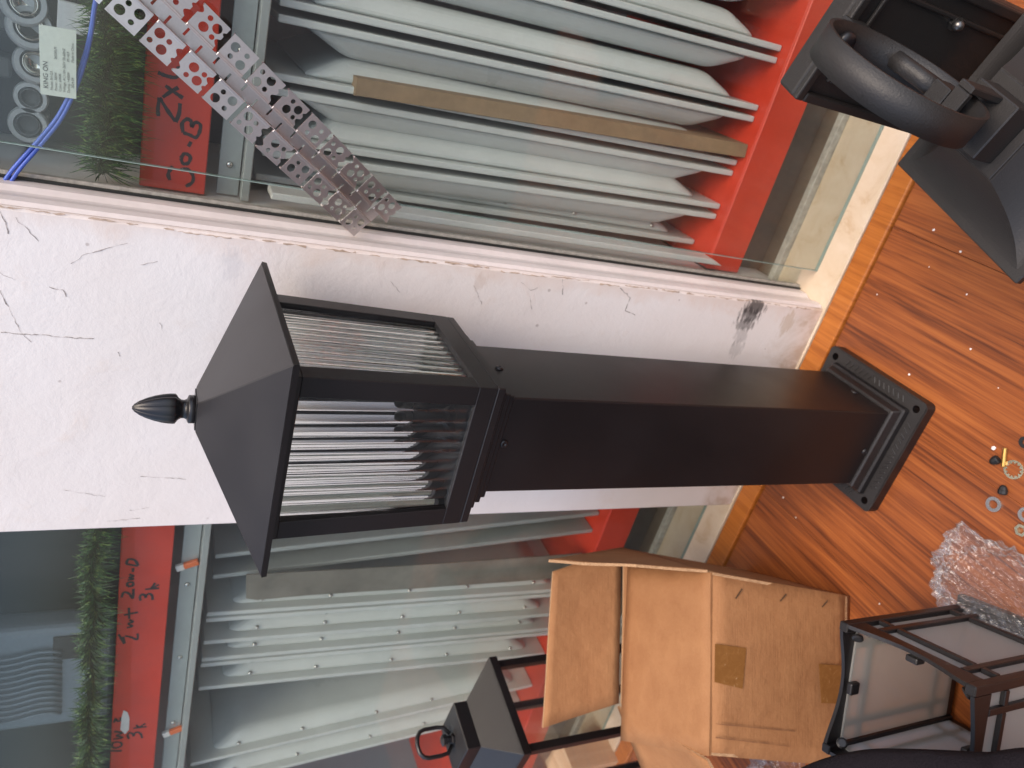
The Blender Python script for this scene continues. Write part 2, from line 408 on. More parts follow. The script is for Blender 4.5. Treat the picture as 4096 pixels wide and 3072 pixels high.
# pillar between the two display windows
PX0, PX1 = -0.2155, 0.1055
def rounded_prism(bm, outline, z0, z1, n=1):
    rows = []
    for k in range(n + 1):
        z = z0 + (z1 - z0) * k / n; rows.append([bm.verts.new((x, y, z)) for x, y in outline])
    for a, b in zip(rows, rows[1:]):
        for i in range(len(a)): bm.faces.new((a[i], a[(i + 1) % len(a)], b[(i + 1) % len(b)], b[i]))
    bm.faces.new(list(reversed(rows[0]))); bm.faces.new(rows[-1])
    return bm
bm = B(); rounded_prism(bm, [(PX0, .1545), (PX0, WY + .002), (PX0 + .002, WY), (PX1 - .003, WY), (PX1 - .0008, WY + .0012), (PX1, WY + .004), (PX1, .45), (PX0, .45)], 0.0072, 2.6)
pillar = obj('pillar', bm, 'plaster'); pillar['kind'] = 'structure'
# moulded trim down the return of the pillar
bm = B(); rounded_prism(bm, [(PX1 + .0003, WY + .003), (PX1 + .0035, WY + .006), (PX1 + .0045, WY + .014), (PX1 + .0025, WY + .026), (PX1 + .003, WY + .030), (PX1 + .0065, WY + .036), (PX1 + .0068, WY + .058), (PX1 + .0003, WY + .058)], 0.0075, 2.6)
obj('corner_trim', bm, 'pale_trim', pillar, smooth=False)
def crack(pts, w):
    P = [aty(WY, *q) for q in pts]; Q = []
    for a, b in zip(P, P[1:]):
        n = max(2, int((b - a).length / .003))
        for k in range(n): Q.append(a.lerp(b, k / n) + V((random.uniform(-.0007, .0007), 0, random.uniform(-.0007, .0007))))
    Q.append(P[-1]); bm = B(); strokes(bm, [Q], (0, -1, 0), w * .75, .0003, 1.0); obj('crack', bm, 'crack_line', pillar)
crack([(0, 1328), (90, 1334), (210, 1344), (300, 1351), (375, 1354)], .0008)
crack([(0, 1160), (35, 1230), (70, 1300), (90, 1335), (125, 1368)], .0006)
crack([(285, 1057), (330, 1024), (400, 998), (470, 978), (510, 972)], .0007)
crack([(60, 870), (110, 918), (155, 965)], .0006)
crack([(0, 840), (20, 890), (32, 935)], .0006)
crack([(195, 1150), (255, 1160), (265, 1187)], .0006)
crack([(2250, 1117), (2252, 1150), (2250, 1178)], .0008)
crack([(1895, 1140), (1912, 1180), (1927, 1218)], .0006)
crack([(2118, 1185), (2126, 1235)], .0006)
crack([(560, 1905), (680, 1912), (745, 1916)], .0006)

for (qs, w_) in (([(0, 1090), (35, 1108), (60, 1120)], .0004), ([(520, 2040), (600, 2030)], .0004), ([(640, 1290), (655, 1330)], .0005), ([(560, 1060), (630, 1045)], .0005), ([(820, 1500), (840, 1512)], .0010), ([(470, 1405), (480, 1425)], .0009), ([(1560, 1120), (1600, 1170)], .0004), ([(2085, 1130), (2120, 1160), (2150, 1150)], .0005), ([(2480, 1150), (2520, 1190), (2500, 1240), (2540, 1260)], .0010), ([(250, 1960), (420, 1985)], .0004), ([(430, 2085), (560, 2072)], .0005)):
    crack(qs, w_)
# chipped paint along the joint of wall and trim
rnd = random.Random(11)
bm = B(); zc = .03; lines_ = []
while zc < 1.0:
    L = rnd.uniform(.006, .05); x_ = PX1 - rnd.uniform(.0006, .0030); n_ = max(3, int(L / .003))
    lines_.append([V((x_ + rnd.uniform(-.0006, .0006), WY, zc + L * k / n_)) for k in range(n_ + 1)]); zc += L + rnd.uniform(0, .02)
for ln in lines_:
    bm = B(); strokes(bm, [ln], (0, -1, 0), rnd.uniform(.0005, .0013), .00035, 1.0); obj('paint_chip', bm, 'paint_chip', pillar)

# ------------------------------------------------------------------ display cabinet (carcass)
bm = B(); box(bm, (-1.9, 0.62, -0.01), (1.9, 0.64, 2.6)); struct('back_wall', bm, 'interior_grey')
for nm, a, b in (('cabinet_floor', -0.004, 0.001),):
    bm = B(); box(bm, (-1.9, 0.2155, a), (1.9, 0.6195, b)); struct(nm, bm, 'cabinet_brown')
bm = B(); box(bm, (-1.9, 0.2605, 0.002), (1.9, 0.2705, 0.0755)); struct('cabinet_riser', bm, 'cabinet_brown')
bm = B(); box(bm, (-1.9, 0.2155, 0.001), (1.9, 0.2255, 0.016), .001); struct('glass_channel', bm, 'silicone')
bm = B(); box(bm, (-1.9, 0.1185, 1.95), (1.9, 0.6195, 2.02)); struct('cabinet_top', bm, 'interior_grey')

bm = B(); box(bm, (-1.9, 0.1860, 0.985), (1.9, 0.6195, 1.0)); struct('shade_board', bm, 'dark_interior')  # unseen board added overhead to darken the upper compartment
SF = 0.22           # shelf fronts
SIDES = {'right': (PX1 + .002, 1.0), 'left': (-1.35, PX0 - .002)}
def shelf_pair(side):
    a, b = SIDES[side]
    nearby = 'beside the long perforated metal strip' if side == 'right' else 'behind the carton and black hanging lantern'
    # lower shelf
    t = thing('lower_shelf', 'bare red bottom shelf in the window ' + nearby, 'shelf', ((a + b) / 2, SF, .077))
    bm = B(); box(bm, (a, SF + .004, .1225), (b, .615, .1312), .0006); obj('shelf_board', bm, 'red_board', t)
    bm = B(); box(bm, (a, SF, .0765), (b, SF + .0042, .1316), .0012); obj('front_board', bm, 'red_board', t)
    # upper shelf
    mark = 'marked Zx and So.B' if side == 'right' else 'marked 20W 10W and 3K'
    t2 = thing('upper_shelf', 'upper shelf with red front strip ' + mark, 'shelf', ((a + b) / 2, SF, .757))
    bm = B(); box(bm, (a, SF + .006, .801), (b, .60, .812), .0006); obj('shelf_board', bm, 'dark_interior', t2)
    bm = B(); box(bm, (a, SF, .757), (b, SF + .005, .8135), .001); fs = obj('front_strip', bm, 'red_board', t2)
    bm = B(); box(bm, (a, SF + .013, .7255), (b, SF + .016, .7455), .0005); obj('channel_web', bm, 'steel_grey', t2)
    bm = B(); box(bm, (a, SF - .001, .7165), (b, SF + .016, .7245), .0008); obj('rail', bm, 'steel_grey', t2)
    for k in range(9):
        x = a + .03 + k * .105 if side == 'right' else b - .055 - k * .13
        bm = B(); lathe(bm, [(.0032, 0), (.0032, .0012), (.002, .0024)], (x, SF + .013, .736), (0, -1, 0), 10); obj('screw', bm, 'zinc', t2, smooth=True)
    return t2, fs
shelfR, stripR = shelf_pair('right')
shelfL, stripL = shelf_pair('left')
def handwriting(parent, lines, z0, w):
    P = [[aty(SF, *q) for q in ln] for ln in lines]
    for l in P:
        bm = B(); strokes(bm, [smooth_path(l, 5) if len(l) > 2 else l], (0, -1, 0), w, .0004); obj('pen_stroke', bm, 'marker_ink', parent)
def zz(x0, y0, s, pts): return [(x0 + x / s, y0 + y / s) for x, y in pts]
z1 = lambda *p: zz(0, 0, 1.659, p)
handwriting(stripR, [zz(400, 0, 3.318, [(775, 1540), (768, 1440), (790, 1295)]), zz(400, 0, 3.318, [(790, 1295), (900, 1470), (1000, 1610)]), zz(400, 0, 3.318, [(1005, 1620), (1050, 1500), (1062, 1370)]),
    zz(400, 0, 3.318, [(868, 1135), (990, 1225), (1100, 1300)]), zz(400, 0, 3.318, [(832, 1290), (940, 1215), (1040, 1160)]),
    z1((1048, 480), (1110, 505), (1170, 512), (1190, 475), (1180, 440)),
    z1((1215, 880), (1208, 820), (1240, 790), (1268, 805), (1272, 845)), z1((1272, 845), (1295, 812), (1328, 825), (1325, 870), (1300, 912), (1260, 895), (1215, 880)),
    z1((1268, 940), (1250, 972)), z1((1200, 1050), (1225, 1018), (1262, 1040), (1250, 1080), (1215, 1085), (1200, 1050)),
    z1((1145, 1102), (1117, 1150), (1126, 1195)), z1((1198, 1128), (1245, 1122), (1280, 1165), (1275, 1210), (1232, 1236))], .757, .0032)
zL = lambda *p: zz(0, 2000, 1.548, p)
handwriting(stripL, [zL((735, 830), (770, 888), (762, 845)), zL((775, 840), (815, 850), (850, 862), (852, 825)), zL((785, 790), (818, 780), (795, 765), (822, 752), (800, 742)), zL((768, 712), (812, 702), (855, 694)), zL((800, 735), (798, 665)),
    zL((752, 602), (768, 570), (800, 580), (822, 608), (826, 548)), zL((790, 535), (822, 528), (820, 508), (790, 512), (790, 535)), zL((790, 495), (825, 488), (800, 478), (828, 470), (800, 458)), zL((822, 445), (824, 420)),
    zL((780, 395), (855, 408)), zL((782, 395), (795, 366), (835, 372), (856, 405)), zL((872, 622), (866, 600), (880, 582), (898, 592), (902, 606)), zL((902, 606), (905, 590), (925, 578), (942, 592), (944, 618)), zL((898, 552), (985, 545)), zL((935, 548), (955, 520), (962, 512)), zL((940, 546), (985, 522)),
    zL((680, 1552), (755, 1552)), zL((690, 1525), (715, 1535), (752, 1520), (745, 1500), (705, 1500), (690, 1525)), zL((700, 1480), (758, 1470), (722, 1456), (758, 1442), (706, 1432)), zL((705, 1378), (715, 1352), (728, 1368), (748, 1362), (745, 1345)),
    zL((798, 1478), (790, 1456), (804, 1440), (822, 1448), (828, 1462)), zL((828, 1462), (832, 1446), (850, 1436), (872, 1448), (880, 1474)), zL((825, 1412), (908, 1402)), zL((862, 1408), (842, 1392)), zL((862, 1408), (900, 1382))], .757, .0030)
# torn white patch on the left strip
bm = B(); plate(bm, [aty(SF, *q) + V((0, -.0004, 0)) for q in zL((765, 1300), (790, 1312), (802, 1350), (798, 1420), (775, 1448), (745, 1420), (752, 1350))], V((0, -1, 0)), .0002); obj('torn_label', bm, 'white_plastic', stripL)

# glass panes
def pane(name, label, x0, x1, y, z0, z1):
    t = thing(name, label, 'glass pane', ((x0 + x1) / 2, y, z0))
    bm = B(); box(bm, (x0 + .0008, y, z0 + .0008), (x1 - .0008, y + .005, z1)); obj('pane', bm, 'window_glass', t)
    if name == 'rear_glass': return t
    bm = B()
    box(bm, (x0, y + .0002, z0), (x0 + .0006, y + .0048, z1)); box(bm, (x0, y + .0002, z0), (x1, y + .0048, z0 + .0006)); obj('cut_edge', bm, 'glass_edge', t)
    return t
pane('sliding_glass', 'front sliding glass sheet on the sill right of the white pillar', 0.1445, 1.0, 0.1555, 0.0078, 1.9)
pane('rear_glass', 'rear glass sheet sealed against the pillar trim, behind the sliding sheet', PX1 + .0075, 0.1388, 0.1780, 0.0105, 1.9)
pane('left_glass', 'reflecting glass sheet left of the white pillar, behind the carton', -1.35, PX0 + .06, 0.1585, 0.0078, 1.9)
bm = B(); box(bm, (PX1 + .0073, .1722, .0078), (PX1 + .0125, .1776, 1.9)); o = obj('seal_strip', bm, 'silicone', loc=(PX1 + .01, .175, .0078)); tag(o, 'narrow beige silicone bead between pillar trim and rear glass', 'seal')
bm = B(); box(bm, (PX1 + .0073, .1690, .0078), (PX1 + .0093, .1720, 1.9)); o = obj('gasket', bm, 'dark_gasket', loc=(PX1 + .0083, .1705, .0078)); tag(o, 'thin black gasket line along the pale pillar trim', 'gasket')

# ------------------------------------------------------------------ stacked light housings in the windows
LEN = 0.575; DEP = 0.26
def housing(xb, xt, s, yb, group, label, screws=False, length=LEN, mat='steel_white'):
    """shallow steel tray: flange plane at x = xb (bottom) to xt (top), bulging to side s"""
    z0 = 0.1322; lean = math.atan2(xt - xb, length)
    t = thing('light_housing', label, 'light housing', (xb, yb, z0), group)
    Mx = Matrix.Translation(V((xb, yb, z0))) @ Matrix.Rotation(lean, 4, 'Y')
    def P(x, y, z): return Mx @ V((x * s, y, z))
    def hx(x0, x1, a, b, c, d, a2, b2, c2, d2):
        q = [P(x0, a, c), P(x0, b, c), P(x0, b, d), P(x0, a, d), P(x1, a2, c2), P(x1, b2, c2), P(x1, b2, d2), P(x1, a2, d2)]
        return q if s > 0 else q
    bm = B(); add_hex(bm, hx(.0012, .0082, 0, DEP, 0, length, 0, DEP, 0, length), .0014, 2)
    bmesh.ops.recalc_face_normals(bm, faces=bm.faces); obj('flange', bm, mat, t)
    bm = B(); q = hx(.0083, .0308, .006, DEP - .006, .028, length - .028, .022, DEP - .022, .072, length - .072)
    add_hex(bm, q, .011, 4); bmesh.ops.recalc_face_normals(bm, faces=bm.faces); obj('tray', bm, mat, t, smooth=False)
    if screws:
        for k in range(5):
            bm = B(); zc = .07 + k * (length - .14) / 4 + (.012 if k % 2 else 0)
            n = (Mx.to_3x3() @ V((s * .8, -.6, 0))).normalized()
            lathe(bm, [(.0030, 0), (.0030, .001), (.0016, .0024)], P(.016, .0108, zc), n, 8); obj('screw', bm, 'zinc', t, smooth=True)
    return t
GR = 'light housings standing in the right window'; GL = 'light housings standing in the left window'
for i, (xb, xt, who) in enumerate(((.3765, .3547, 'third pair from the brown cardboard sheet side, beyond it'), (.3065, .2837, 'pair right of the brown cardboard sheet'), (.2379, .2191, 'pair left of the brown cardboard sheet'), (.1799, .1600, 'pair nearest the pillar trim'))):
    nm = ('outermost pair, next to the black wall lantern', 'pair just right of the brown cardboard sheet', 'pair just left of the brown cardboard sheet', 'pair next to the white diffuser bar')[i]
    housing(xb + .0022, xt + .0022, 1, .239, GR, 'white steel light housing, right half of the ' + nm)
    housing(xb - .0022, xt - .0022, -1, .239, GR, 'white steel light housing, left half of the ' + nm)
housing(.4480, .4270, 1, .239, GR, 'white steel light housing right of the outermost pair, cut by the frame')
housing(.4470, .4260, -1, .239, GR, 'white steel light housing bulging against the outermost pair')
housing(.1245, .1175, 1, .262, GR, 'single white steel light housing against the pillar side with dotted screws', True)
for i, (xt, dx, s, nm) in enumerate(((-.364, .045, -1, 'slim pale housing nearest the pillar'), (-.399, .045, -1, 'slim pale housing second from the pillar'),
        (-.474, -.016, 1, 'screwed pale housing just left of the grey card sheet'), (-.4755, -.016, -1, 'screwed pale housing back to back with the one by the card'),
        (-.5265, -.020, 1, 'screwed pale housing in the middle of the row, bulging right'), (-.5595, -.022, 1, 'screwed pale housing left of the middle one, bulging right'), (-.561, -.022, -1, 'screwed pale housing left of the middle one, bulging left'),
        (-.6173, -.026, 1, 'screwed pale housing right of the tilted one'), (-.7833, .06, 1, 'tilted pale housing wrapped in clear film'), (-.845, .06, 1, 'tilted pale housing behind the lantern loop'))):
    housing(xt + dx, xt, s, .243, GL, nm, i > 1, mat='steel_white' if i > 1 else 'steel_grey')
# diffuser bar leaning on the right window edge
bm = B()
Pb, Pt = V((.1235, .196, .0175)), V((.1215, .196, .70))
add_hex(bm, [V((.1215, .193, .132)), V((.1285, .193, .150)), V((.1285, .222, .150)), V((.1215, .222, .132)), V((.1205, .193, .70)), V((.1275, .193, .70)), V((.1275, .222, .70)), V((.1205, .222, .70))], .001)
bmesh.ops.recalc_face_normals(bm, faces=bm.faces)
o = obj('diffuser_bar', bm, 'white_plastic', loc=(.1245, .2075, .132)); tag(o, 'white diffuser bar with angled foot standing against the pillar side', 'diffuser')
# brown cardboard between the housings
bm = B(); yb = .236
a0, a1 = aty(.232, 3030, 610), aty(.232, 1430, 240)
pts = [(0.2740, .2320), (0.2585, .2290), (0.2570, .2350), (0.2600, .40), (0.2740, .41)]
lo = [V((x - .004, y, .1325)) for x, y in pts]; hi = [V((x - .014 - .018, y, .628)) for x, y in pts]
v0 = [bm.verts.new(p) for p in lo]; v1 = [bm.verts.new(p) for p in hi]
for i in range(5): bm.faces.new((v0[i], v0[(i + 1) % 5], v1[(i + 1) % 5], v1[i]))
bm.faces.new(list(reversed(v0))); bm.faces.new(v1); bmesh.ops.recalc_face_normals(bm, faces=bm.faces)
o = obj('cardboard_sheet', bm, 'kraft_sheet', loc=lo[0]); tag(o, 'worn brown cardboard wrap wedged between white housings in the window', 'cardboard')
# grey card in the left window, standing in front of the housings
bm = B(); q = [(985, 2290), (985, 2345), (1010, 2390), (1200, 2382), (2350, 2330), (2400, 2235), (1500, 2265)]
plate(bm, [aty(.226, *p) for p in [(985, 2300), (985, 2395), (1030, 2400), (1250, 2380), (1700, 2352), (2150, 2320), (2255, 2308), (2330, 2215), (1700, 2260), (1300, 2283)]], V((0, 1, 0)), .002)
for v in bm.verts: v.co.z = max(v.co.z, .1325)
o = obj('grey_card', bm, 'grey_card', loc=(-.43, .226, .1325)); tag(o, 'dull grey brown card standing on the red shelf in the left window', 'card')

# ------------------------------------------------------------------ upper compartment: backboards, lamps, garland, cable, label
for side, (a, b) in SIDES.items():
    bm = B(); box(bm, (a, .330, .8125), (b, .338, .984)); o = obj('backboard', bm, 'dark_interior', loc=((a + b) / 2, .33, .8125))
    tag(o, ('dark display board carrying the white downlights' if side == 'right' else 'dark display board behind the grey floodlight'), 'display board')
def downlight(px, py, r, kind, label, d=.055):
    P = aty(.33 - d, px, py); ax = V((0, -1, 0)) if kind != 'gimbal' else V((.32, -.88, -.22)).normalized()
    t = thing('downlight', label, 'downlight', (P.x, .33, P.z), 'white downlights on the dark board')
    bm = B(); lathe(bm, [(r * .78, 0), (r * .80, d * .75), (r * .82, d * .8)], (P.x, .3297, P.z), (0, -1, 0), 28); obj('housing', bm, 'white_plastic', t, smooth=False)
    c = V((P.x, .33 - d * .82, P.z))
    bm = B(); lathe(bm, [(r * .70, 0), (r, 0), (r, .004), (r * .93, .007), (r * .70, .007), (r * .66, .002), (r * .70, 0)], c, ax, 36, caps=False); obj('ring', bm, 'white_plastic', t, smooth=False)
    bm = B(); lathe(bm, [(r * .58, .0), (r * .62, .006), (r * .55, .009), (r * .50, .004), (r * .3, -.006), (r * .12, -.010)], c, ax, 30); obj('reflector', bm, 'reflector' if kind != 'tube' else 'interior_grey', t, smooth=True)
    return t
downlight(110, 120, .0185, 'gimbal', 'white gimbal downlight above the paper specification label')
downlight(130, 265, .0170, 'gimbal', 'white gimbal downlight half hidden by the paper specification label')
downlight(85, 20, .0185, 'gimbal', 'white downlight ring above the two gimbal lamps')
downlight(120, 395, .0140, 'tube', 'white cylinder downlight left of the paper specification label')
downlight(110, 505, .0165, 'tube', 'white flared downlight beside the glass edge')
# grey cartons on the board
for (p0, p1, lb) in (((-60, 0), (45, 130), 'grey driver box above the gimbal downlights'), ((-60, 215), (45, 318), 'grey driver box left of the gimbal downlights')):
    A, Bq = aty(.300, *p0), aty(.300, *p1)
    bm = B(); box(bm, (min(A.x, Bq.x), .300, min(A.z, Bq.z)), (max(A.x, Bq.x), .3297, max(A.z, Bq.z)), .002)
    tag(obj('driver_box', bm, 'interior_grey', loc=((A.x + Bq.x) / 2, .3297, min(A.z, Bq.z))), lb, 'box')
A = aty(.262, 230, 55); Bq = aty(.262, 400, 100)
bm = B(); obox(bm, (A + Bq) / 2, (Bq - A).normalized(), (0, 1, 0), (Bq - A).normalized().cross(V((0, 1, 0))), ((Bq - A).length / 2, .004, .012), .001)
tag(obj('bracket_clip', bm, 'white_plastic', loc=(A + Bq) / 2), 'small translucent plastic clip above the green garland', 'clip')

# paper label stuck to the glass
t = thing('spec_label', 'pale specification label stuck inside the glass near the downlights', 'label', aty(.1622, 230, 250))
cor = [aty(.1622, *q) for q in ((155, 97), (305, 122), (305, 396), (162, 376))]
bm = B(); plate(bm, cor, V((0, 1, 0)), .0003); obj('paper', bm, 'label_paper', t)
# writing frame: u runs left to right in the upright picture, v up
UO = aty(.1622, 162, 376); UX = (aty(.1622, 155, 97) - UO); UYv = (aty(.1622, 305, 396) - UO)
ux = UX.normalized(); uz = -(UYv - ux * UYv.dot(ux)).normalized(); Wl = UX.length; Hl = abs(UYv.dot(uz))
nrm = V((0, -1, 0))
def text(parent, s, u, v, size, mat='label_ink'):
    cu = bpy.data.curves.new('text', 'FONT'); cu.body = s; cu.size = size; tmp = bpy.data.objects.new('text', cu); col.objects.link(tmp)
    bpy.context.view_layer.update(); me = bpy.data.meshes.new_from_object(tmp.evaluated_get(bpy.context.evaluated_depsgraph_get()))
    bpy.data.objects.remove(tmp); bm = B(); bm.from_mesh(me); bpy.data.meshes.remove(me)
    org = UO + ux * (u * Wl) + uz * (-v * Hl) + nrm * .0004
    for w in bm.verts: w.co = org + ux * w.co.x + uz * w.co.y
    return obj('print', bm, mat, parent)
sz = Hl * .125
text(t, 'KING ON', .10, .215, sz * 1.55)
for i, (a, b) in enumerate((('Model: SH-Q3', ''), ('Power: 300W', '26500LM'), ('Color: 6000K', ''), ('Voltage: AC110V-265V 50-60HZ', ''), ('During: >4000V', 'PF:>0.9'), ('2024-09', 'Made in China'))):
    text(t, a, .09 if i < 5 else .17, .345 + i * .118, sz * .80)
    if b: text(t, b, .55, .345 + i * .118, sz * .80)

# blue twin cable
t = thing('blue_cable', 'pair of blue wires crossing the paper label behind the glass', 'cable', aty(.20, 300, 300))
c1 = [(392, -60), (375, 40), (365, 110), (345, 200), (300, 330), (235, 460), (160, 555), (62, 664), (20, 720)]
for off in (0, 9):
    P = [aty(.166 if 200 < q[1] < 800 else .17, q[0] + off * (0.3 + .004 * max(0, q[1] - 100)), q[1] + off * .5) for q in c1]
    bm = B(); tube(bm, smooth_path(P, 6), .0016, 8); obj('wire', bm, 'blue_cable', t, smooth=True)

def garland(label, xa, xb, z, y, rad, n, seed):
    rnd = random.Random(seed)
    t = thing('tinsel_garland', label, 'garland', ((xa + xb) / 2, y, z - rad * .55))
    core = [V((xa + (xb - xa) * k / 40, y + .003 * math.sin(k * .7), z + .003 * math.sin(k * 1.3))) for k in range(41)]
    bm = B(); tube(bm, core, .0018, 6); obj('core_wire', bm, 'tinsel', t)
    bm = B()
    for k in range(n):
        f = rnd.random() * 40; i = min(int(f), 39); p = core[i].lerp(core[i + 1], f - i)
        a = rnd.uniform(0, 2 * math.pi); d = V((rnd.uniform(-.55, .55), math.cos(a), math.sin(a))).normalized()
        L = rad * rnd.uniform(.6, 1.3); w = d.orthogonal().normalized() * rnd.uniform(.0004, .0009); sag = V((0, 0, -L * rnd.uniform(.0, .35)))
        mid = p + d * (L * .55) + sag * .3; e = p + d * L + sag
        for q in (mid, e):
            if q.y < .1655: q.y = .1655
            if q.z < .8128 and q.y > .222: q.z = .8128
        v = [bm.verts.new(p + w), bm.verts.new(p - w), bm.verts.new(mid - w * .8), bm.verts.new(mid + w * .8), bm.verts.new(e)]
        bm.faces.new((v[0], v[1], v[2], v[3])); bm.faces.new((v[3], v[2], v[4]))
    o = obj('needles', bm, 'tinsel', t); o['kind'] = 'stuff'
    return t
garland('green tinsel garland on the shelf under the paper label', PX1 + .014, .60, .842, .203, .029, 5200, 1)
garland('green tinsel garland on the shelf under the grey floodlight', -1.2, PX0 - .01, .840, .203, .022, 6000, 2)

# floodlight in the left window
fc = aty(.27, 170, 2720)
t = thing('floodlight', 'grey finned floodlight on the shelf behind reflecting glass', 'floodlight', (fc.x, .29, .8125))
bm = B(); box(bm, (fc.x - .085, .262, .8135), (fc.x + .10, .300, .985), .012, 4); obj('body', bm, 'flood_grey', t)
for k in range(12):
    bm = B(); x = fc.x - .055 + k * .0105; pts_ = [(x + .004 * math.sin(j * .9), .2585, .875 + j * .012) for j in range(9)]
    tube(bm, pts_, .0022, 6); obj('fin', bm, 'flood_grey', t, smooth=True)
bm = B(); box(bm, (fc.x + .045, .2590, .845), (fc.x + .085, .2625, .885), .001); obj('rating_plate', bm, 'dark_interior', t)
# wire connectors on the left channel
for (px, py, nm) in ((765, 2255, 'orange wire connector taped on the metal channel by the pillar'), (705, 2920, 'orange wire connector taped on the metal channel above the tilted housing')):
    P = aty(SF + .010, px, py)
    t = thing('wire_connector', nm, 'connector', P)
    bm = B(); obox(bm, P, V((.35, 0, -.94)), V((0, 1, 0)), V((.94, 0, .35)), (.009, .003, .004), .001); obj('lever', bm, 'orange_plastic', t)
    bm = B(); obox(bm, P + V((-.0045, 0, .0125)), V((.35, 0, -.94)), V((0, 1, 0)), V((.94, 0, .35)), (.005, .003, .0045), .001); obj('clip', bm, 'white_plastic', t)

# ================================================================== POST LAMP (the subject)
lamp = thing('post_lamp', 'tall square black garden post lamp with ribbed glass lantern and pointed finial', 'post lamp', (0, 0, 0.0005))
zb = 0.0005
def circ(c, r, n, ax, ay): return [V(c) + V(ax) * (r * math.cos(2 * math.pi * k / n)) + V(ay) * (r * math.sin(2 * math.pi * k / n)) for k in range(n)]
bh = .0760; bt = .0150
out = []
for cx, cy, a0 in ((1, -1, -90), (1, 1, 0), (-1, 1, 90), (-1, -1, 180)):
    for k in range(5):
        a = R(a0 + k * 22.5); out.append(V((cx * (bh - .007) + .007 * math.cos(a), cy * (bh - .007) + .007 * math.sin(a), zb)))
hol = [circ((sx * .0645, sy * .0645, zb), .0046, 14, (1, 0, 0), (0, 1, 0)) for sx in (1, -1) for sy in (1, -1)]
bm = B(); plate(bm, out, V((0, 0, 1)), bt, hol)
bmesh.ops.bevel(bm, geom=[e for e in bm.edges if len(e.link_faces) == 2 and e.calc_face_angle(0) > 1 and min(v.co.z for v in e.verts) > bt * .9 and max(abs(e.verts[0].co.x), abs(e.verts[0].co.y)) > .0755], offset=.0012, segments=2, affect='EDGES')
base = obj('base_plate', bm, 'black_paint', lamp)
# embossed leaf band on the base plate
for s in range(4):
    bm = B()
    M4 = Matrix.Rotation(s * math.pi / 2, 4, 'Z')
    for k in range(13):
        x = -.044 + k * .0073; sg = 1 if x > 0 else -1
        c = M4 @ V((x, -.0662, zb + bt + .0002)); d = M4.to_3x3() @ V((.5 * sg, .86, 0)); e = V((0, 0, 1)).cross(d)
        obox(bm, c, d, e, (0, 0, 1), (.0042, .0013, .0007), .0005)
    obj('embossing', bm, 'black_paint', base)['kind'] = 'stuff'
z = zb + bt
bm = B(); frustum(bm, (0, 0, 0), .0600, z - .0005, .0585, z + .0090, .0018); obj('foot_moulding', bm, 'black_paint', lamp)
bm = B(); frustum(bm, (0, 0, 0), .0565, z + .0088, .0530, z + .0195, .0015); obj('foot_moulding', bm, 'black_paint', lamp)
bm = B(); box(bm, (-.05, -.05, z), (.05, .05, .5215), .0016, 3); post = obj('post', bm, 'black_paint', lamp)
for (h0, h1, za, zc) in ((.0535, .0535, .5210, .5262), (.0566, .0566, .5264, .5325), (.0600, .0600, .5328, .5392), (.0686, .0689, .5394, .5470)):
    bm = B(); frustum(bm, (0, 0, 0), h0, za, h1, zc, .0008); obj('collar', bm, 'black_paint', lamp)
def fscrew(P, n):
    bm = B(); lathe(bm, [(.0040, 0), (.0039, .0008), (.0030, .0018), (.0014, .0022), (.0013, .0010)], P, n, 14); obj('screw', bm, 'black_gloss', lamp, smooth=True)
fscrew(atx(.05, 1997, 1474), (1, 0, 0)); fscrew(aty(-.05, 2015, 1774), (0, -1, 0)); fscrew(atx(.05, 3417, 1569), (1, 0, 0)); fscrew(aty(-.05, 3458, 1805), (0, -1, 0))
